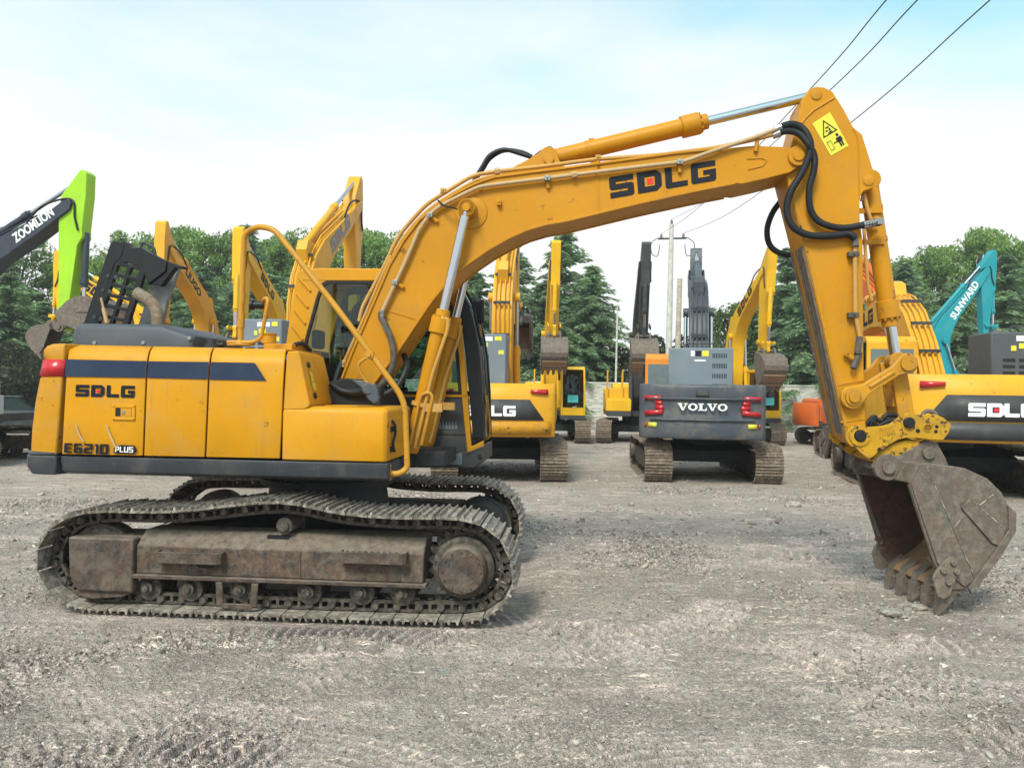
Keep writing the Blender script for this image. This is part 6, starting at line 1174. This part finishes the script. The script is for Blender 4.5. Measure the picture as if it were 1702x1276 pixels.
def leafmat(name, c0, c1, c2):
    t = NT(name); rp = t.n('NewGeometry').outputs['Random Per Island']; cr = t.n('ValToRGB'); t.set(cr.inputs['Fac'], rp); e = cr.color_ramp.elements; e[0].color = (*c0, 1); e[1].color = (*c2, 1); q = cr.color_ramp.elements.new(.5); q.color = (*c1, 1)
    c = t.coord(); big = t.ramp(t.noise(c, .55, 3), .35, .65, .72, 1.3); col = t.mix(1.0, cr.outputs[0], t.n('CombineColor', Red=big, Green=big, Blue=big).outputs[0], 'MULTIPLY')
    t.fin(col, .6, 0, .25); tr = t.n('BsdfTranslucent', Color=col); ms = t.n('MixShader'); ms.inputs[0].default_value = .5; t.t.links.new(t.p.outputs[0], ms.inputs[1]); t.t.links.new(tr.outputs[0], ms.inputs[2]); t.t.links.new(ms.outputs[0], t.out.inputs[0]); return t.m
M['cedar'] = leafmat('cedar_needles', (.125, .205, .105), (.215, .325, .165), (.34, .47, .265)); M['broad'] = leafmat('broad_leaves', (.11, .20, .055), (.20, .32, .085), (.33, .46, .14)); M['willow'] = leafmat('willow_leaves', (.06, .11, .035), (.11, .175, .055), (.17, .24, .09)); M['bark'] = plain('bark', (.09, .072, .058), .95, var=.4, scale=8); M['dark_leaf'] = leafmat('dark_leaves', (.030, .040, .022), (.055, .065, .035), (.09, .10, .055))
def quads_obj(name, P, mat, parent):   # P: (n,4,3)
    n = len(P); me = bpy.data.meshes.new(name); me.vertices.add(n * 4); me.vertices.foreach_set('co', P.reshape(-1)); me.loops.add(n * 4); me.loops.foreach_set('vertex_index', np.arange(n * 4)); me.polygons.add(n); me.polygons.foreach_set('loop_start', np.arange(n) * 4); me.update(calc_edges=True); me.materials.append(mat); o = bpy.data.objects.new(name, me); COL.objects.link(o); o.parent = parent; return o
def leaves(C, D, U, ln, wd):   # centre, direction, side -> pointed leaf quads
    ln = ln[:, None]; wd = wd[:, None]; return np.stack([C - D * ln * .5, C + U * wd * .5 - D * ln * .05, C + D * ln * .5, C - U * wd * .5 - D * ln * .05], 1)
def unit(v): return v / np.maximum(np.linalg.norm(v, axis=-1, keepdims=True), 1e-9)
def cedar(seed, H, W, name='cedar_tree'):
    g = np.random.default_rng(seed); root = empty(name); tk = MB(); tk.tube(smooth_path([(0, 0, -.3), (.05, .05, H * .35), (-.05, 0, H * .7), (0, 0, H * .99)], 4), .0, 8) if False else tk.cyl((0, 0, -.3), (0, 0, H * .97), .22, .02, 10)
    C, D, U = [], [], []; z = .9
    while z < H * .985:
        f = z / H; L = W * (1 - f) ** .75 * (1.0 if f > .12 else .8) + .12; nb = int(5 + 3 * (1 - f)); a0 = g.uniform(0, 6.28)
        for b in range(nb):
            a = a0 + b * 6.283 / nb + g.normal(0, .22); l = L * g.uniform(.62, 1.12); rise = g.uniform(.02, .22) if f < .8 else g.uniform(.3, .8); dirv = np.array([math.cos(a), math.sin(a), 0.]); s = np.linspace(.12, 1, max(5, int(l / .14)))
            pts = np.outer(s * l, dirv); pts[:, 2] = z + rise * l * s - .34 * l * s ** 2.2
            if l > .9: tk.tube([pts[0] * 0 + np.array([0, 0, z]), pts[len(pts) // 2], pts[-1]], .022, 4)
            side = np.array([-math.sin(a), math.cos(a), 0.])
            for sgn in (-1, 1):
                for rep in range(4):
                    m = len(pts); w = (.16 + .34 * l * .42 * (1 - .55 * s)) * g.uniform(.2, 1, m); cc = pts + side * (sgn * w)[:, None] * .6 + g.normal(0, .05, (m, 3)); cc[:, 2] -= w * .28 + np.abs(g.normal(0, .05, m)); dd = unit(dirv * .75 + side * sgn * g.uniform(.4, 1.1, (m, 1)) + np.array([0, 0, -1]) * g.uniform(.15, .6, (m, 1)))
                    C.append(cc); D.append(dd); U.append(unit(np.cross(dd, g.normal(0, .75, (m, 3)) + np.array([0, 0, .8]))))
        z += g.uniform(.26, .42) * (1.0 - .35 * f)
    C, D, U = np.vstack(C), np.vstack(D), np.vstack(U); n = len(C); tk.build('trunk', M['bark'], root); quads_obj('crown', leaves(C, D, U, g.uniform(.22, .46, n), g.uniform(.06, .13, n)), M['cedar'], root); return root
def broad(seed, H, W, mat='broad', name='broadleaf_tree', low=.25, drop=0.0, n_cl=95):
    g = np.random.default_rng(seed); root = empty(name); tk = MB(); tk.cyl((0, 0, -.3), (0, 0, H * .55), .20, .12, 10); C, D, U = [], [], []
    for k in range(n_cl):
        f = g.uniform(0, 1) ** .8; zc = H * (low + (1 - low) * f) - .4; rr = W * math.sqrt(max(.02, 1 - ((f - .35) / .72) ** 2)) * math.sqrt(g.uniform(.08, 1)); a = g.uniform(0, 6.28); cc = np.array([rr * math.cos(a), rr * math.sin(a), zc]); tk.tube([(0, 0, H * min(.5, low + .25 * f)), tuple(cc * np.array([.5, .5, 1]) - np.array([0, 0, .5])), tuple(cc)], .035, 4)
        m = 170; s = g.uniform(.55, 1.15); o = unit(g.normal(0, 1, (m, 3))) * (g.uniform(.35, 1, (m, 1)) ** .6) * np.array([s, s, s * .62]); C.append(cc + o); d = unit(o * .8 + g.normal(0, .6, (m, 3)) + np.array([0, 0, -.35])); D.append(d); U.append(unit(np.cross(d, g.normal(0, .5, (m, 3)) + np.array([0, 0, 1]))))
        if drop:
            m = 120; o = unit(g.normal(0, 1, (m, 3))) * np.array([s * .9, s * .9, 0]) ; o[:, 2] = -g.uniform(0, drop, m); C.append(cc + o); d = unit(g.normal(0, .15, (m, 3)) + np.array([0, 0, -1])); D.append(d); U.append(unit(np.cross(d, g.normal(0, 1, (m, 3)))))
    C, D, U = np.vstack(C), np.vstack(D), np.vstack(U); n = len(C); tk.build('trunk', M['bark'], root); quads_obj('crown', leaves(C, D, U, g.uniform(.16, .34, n), g.uniform(.08, .18, n)), M[mat], root); return root
KIND = {'c0': cedar(1, 11.5, 3.9), 'c1': cedar(2, 10, 3.4), 'c2': cedar(3, 9, 4.2), 'b0': broad(11, 11, 3.9), 'b1': broad(12, 12, 3.5), 'b2': broad(13, 9, 3.2), 'w0': broad(14, 8.5, 2.6, 'willow', 'willow_tree', .3, 1.6, 46), 'd0': broad(15, 4.2, 1.7, 'dark_leaf', 'shrub', .1, 0, 26)}
BH = {'c0': 11.5, 'c1': 10, 'c2': 9, 'b0': 11, 'b1': 12, 'b2': 9, 'w0': 8.5, 'd0': 4.2}
used = set()
DESC = {'c': 'dark drooping cedar', 'b': 'leafy broadleaf tree', 'w': 'pale green willow', 'd': 'small dark leafed tree'}
TREES = [ # kind, photo column, photo row of the top, distance, where
 ('c2', 15, 452, 43, 'at the left edge beyond the dark boom'), ('b1', 20, 372, 54, 'tall behind the cedar at the left edge'), ('b0', 160, 440, 52, 'behind the lime green arm'), ('c1', 75, 500, 46, 'behind the lime green machine bucket'), ('c2', 175, 488, 44, 'behind the raised engine hood'),
 ('b0', 232, 383, 55, 'above the raised engine hood, topmost of its row'), ('b0', 262, 396, 58, 'second row, between the two tall ones over the hood'), ('b1', 200, 430, 50, 'left of the raised engine hood'), ('b0', 430, 385, 57, 'second row behind the tall handrail'), ('b1', 110, 420, 56, 'second row behind the lime green arm'), ('b1', 300, 371, 56, 'above the black lettered amber boom'), ('b0', 352, 378, 54, 'between the amber boom and the tall handrail'), ('c0', 335, 440, 45, 'low in front between amber boom and handrail'), ('c1', 412, 372, 50, 'poking up inside the tall handrail'), ('b1', 470, 392, 55, 'right of the handrail bend'), ('c2', 452, 455, 44, 'in front, left of the cab roof'), ('b0', 528, 378, 56, 'behind the highest boom on the left'), ('c1', 505, 430, 47, 'above the rear of the cab'),
 ('b1', 606, 377, 54, 'right of the highest boom on the left'), ('b0', 652, 390, 53, 'just left of the big boom'), ('c0', 600, 440, 46, 'above the cab roof'), ('b0', 715, 420, 54, 'seen through the cab and boom gap'), ('c1', 700, 455, 46, 'behind the boom cylinders'), ('c2', 790, 452, 45, 'right of the side mirror'), ('c0', 858, 415, 48, 'behind the upright boom beside the cab'), ('c0', 940, 380, 48, 'big pointed one in the middle right of the yellow booms'), ('c1', 985, 440, 46, 'right shoulder of the middle group'), ('c2', 905, 470, 44, 'low in the middle group behind the bucket'), ('d0', 1036, 570, 46, 'under the middle cedars by the thin mast'),
 ('d0', 1092, 548, 45, 'behind the concrete pole'), ('d0', 1150, 552, 46, 'between the poles and the slate grey boom'), ('w0', 1216, 500, 47, 'left of the tall bent boom'), ('d0', 1196, 580, 44, 'beneath the willow'), ('c0', 1310, 408, 46, 'left of the big arm'), ('c2', 1346, 470, 43, 'close behind the big arm'), ('b2', 1280, 470, 52, 'behind the hanging bucket at right'), ('c1', 1400, 420, 48, 'hidden by the big arm'),
 ('b0', 1470, 424, 52, 'above the right edge machine cab'), ('c1', 1505, 430, 48, 'behind the curved pipes of the right edge boom'), ('b1', 1545, 405, 55, 'left of the teal arm'), ('c2', 1585, 468, 44, 'low behind the teal boom'), ('b1', 1622, 374, 54, 'tallest on the right above the teal arm'), ('c0', 1672, 420, 45, 'right of the teal arm'), ('b0', 1700, 385, 53, 'at the right edge, tall'), ('c1', 1745, 430, 46, 'just beyond the right edge'), ('d0', 38, 560, 38, 'low at the left edge beyond the parked car'), ('d0', 5, 548, 40, 'lowest at the left edge'), ('d0', 82, 566, 42, 'behind the left rear corner of the big machine'), ('b0', -60, 400, 52, 'just beyond the left edge'), ('c0', -40, 470, 45, 'beyond the left edge, low')]
for i, (k, px, py, D, where) in enumerate(TREES):
    p = gp(px, py, D); o = KIND[k] if k not in used else copy_tree(KIND[k]); used.add(k); s = p.z / BH[k]; o.location = (p.x, D, 0); wf = (1.25 if k[0] == 'c' else 1.0) * max(.75, min(1.15, 1.0 / max(s, .4) * .95)) if k[0] != 'd' else 1
    o.scale = (s * wf, s * wf, s); o.rotation_euler.z = random.uniform(0, 6.28); tag(o, DESC[k[0]] + ' ' + where, 'tree', 'trees behind the brick wall')
# parked car at the left edge
def car(label, loc, head, mat):
    root = empty('parked_car', (loc[0], loc[1], 0), R(head)); tag(root, label, 'car')
    g = MB(); g.loft([[(x, s * w_, z) for s, z in ((-1, .28), (-1, zz), (1, zz), (1, .28))] for x, w_, zz in ((-2.2, .78, .62), (-2.05, .86, .86), (-.9, .89, .92), (.9, .89, .92), (1.9, .84, .78), (2.2, .74, .58))]); b = g.build('body', mat, root, .05)
    g = MB(); g.loft([[(x0, s * w_, z) for s, x0 in ((-1, a), (-1, c_), (1, c_), (1, a))] for a, c_, w_, z in ((-1.75, 1.15, .84, .905), (-1.1, .35, .66, 1.42), (-.95, .2, .60, 1.45))]); g.build('cabin', M['glass_dark'], b, .04); g = MB(); g.loft([[(x0, s * w_, z) for s, x0 in ((-1, a), (-1, c_), (1, c_), (1, a))] for a, c_, w_, z in ((-1.1, .33, .67, 1.425), (-.95, .2, .61, 1.47))]); g.build('roof', mat, b)
    for sx in (-1.35, 1.35):
        for sy in (-.80, .80): g = MB(); g.lathe((sx, sy - .1, .31), (0, 1, 0), [(0, .26), (.02, .31), (.18, .31), (.20, .26)], 20); w = g.build('wheel', M['rubber'], root); g = MB(); g.cyl((sx, sy - .105, .31), (sx, sy + .105, .31), .19, n=16); g.build('rim', M['bolt'], w)
    return root
car('dark grey parked car at the left edge behind the pale machine', (-20.2, 31.0), 20, M['dark'])
# pieces lying on the ground
def chunk(px, py, D, sx, sy, sz, seed, label):
    g = np.random.default_rng(seed); p = gp(px, py, D); bm = bmesh.new(); bmesh.ops.create_icosphere(bm, subdivisions=3, radius=1)
    for v in bm.verts: n_ = v.co.normalized(); k = 1 + .35 * float(fbm(np.array([n_.x * 1.3 + seed + 5]), np.array([n_.y * 1.3 + n_.z * .7 + 9]), 1.1, 3)[0]); v.co = Vector((n_.x * sx * k, n_.y * sy * k, n_.z * sz * k))
    me = bpy.data.meshes.new('earth_slab'); bm.to_mesh(me); bm.free(); me.materials.append(M['chunk']); o = bpy.data.objects.new('earth_slab', me); COL.objects.link(o); x, y = p.x, p.y; o.location = (x, y, float(ground_height(np.array([x]), np.array([y]))[0][0]) + sz * .35); o.rotation_euler = (.12, .1, .5 * seed); tag(o, label, 'clod'); return o
M['chunk'] = steel('dry_clod', (.16, .135, .115), (.30, .265, .235), (.50, .46, .42), .7, .95, 2)
chunk(1485, 1016, 7.2, .15, .13, .045, 3, 'flat brownish earth slab lying left of the bucket teeth')
chunk(1520, 1000, 7.5, .13, .08, .03, 4, 'dark slab of earth under the middle bucket teeth')
chunk(1318, 830, 13.6, .14, .10, .07, 6, 'single clod on the pale ground behind the arm')

HAZE = .0010
# thin pale air over the yard
vm = bpy.data.materials.new('air'); vm.use_nodes = True; vt = vm.node_tree; vt.nodes.clear(); vo_ = vt.nodes.new('ShaderNodeOutputMaterial'); pv_ = vt.nodes.new('ShaderNodeVolumePrincipled')
pv_.inputs['Color'].default_value = (.93, .96, 1.0, 1); pv_.inputs['Density'].default_value = HAZE; pv_.inputs['Anisotropy'].default_value = .2; vt.links.new(pv_.outputs[0], vo_.inputs['Volume'])
g = MB(); g.box(-430, 430, -430, 430, -1.3, 19.0); hz = g.build('haze', vm); hz['kind'] = 'stuff'; hz['label'] = 'thin pale haze over the yard'
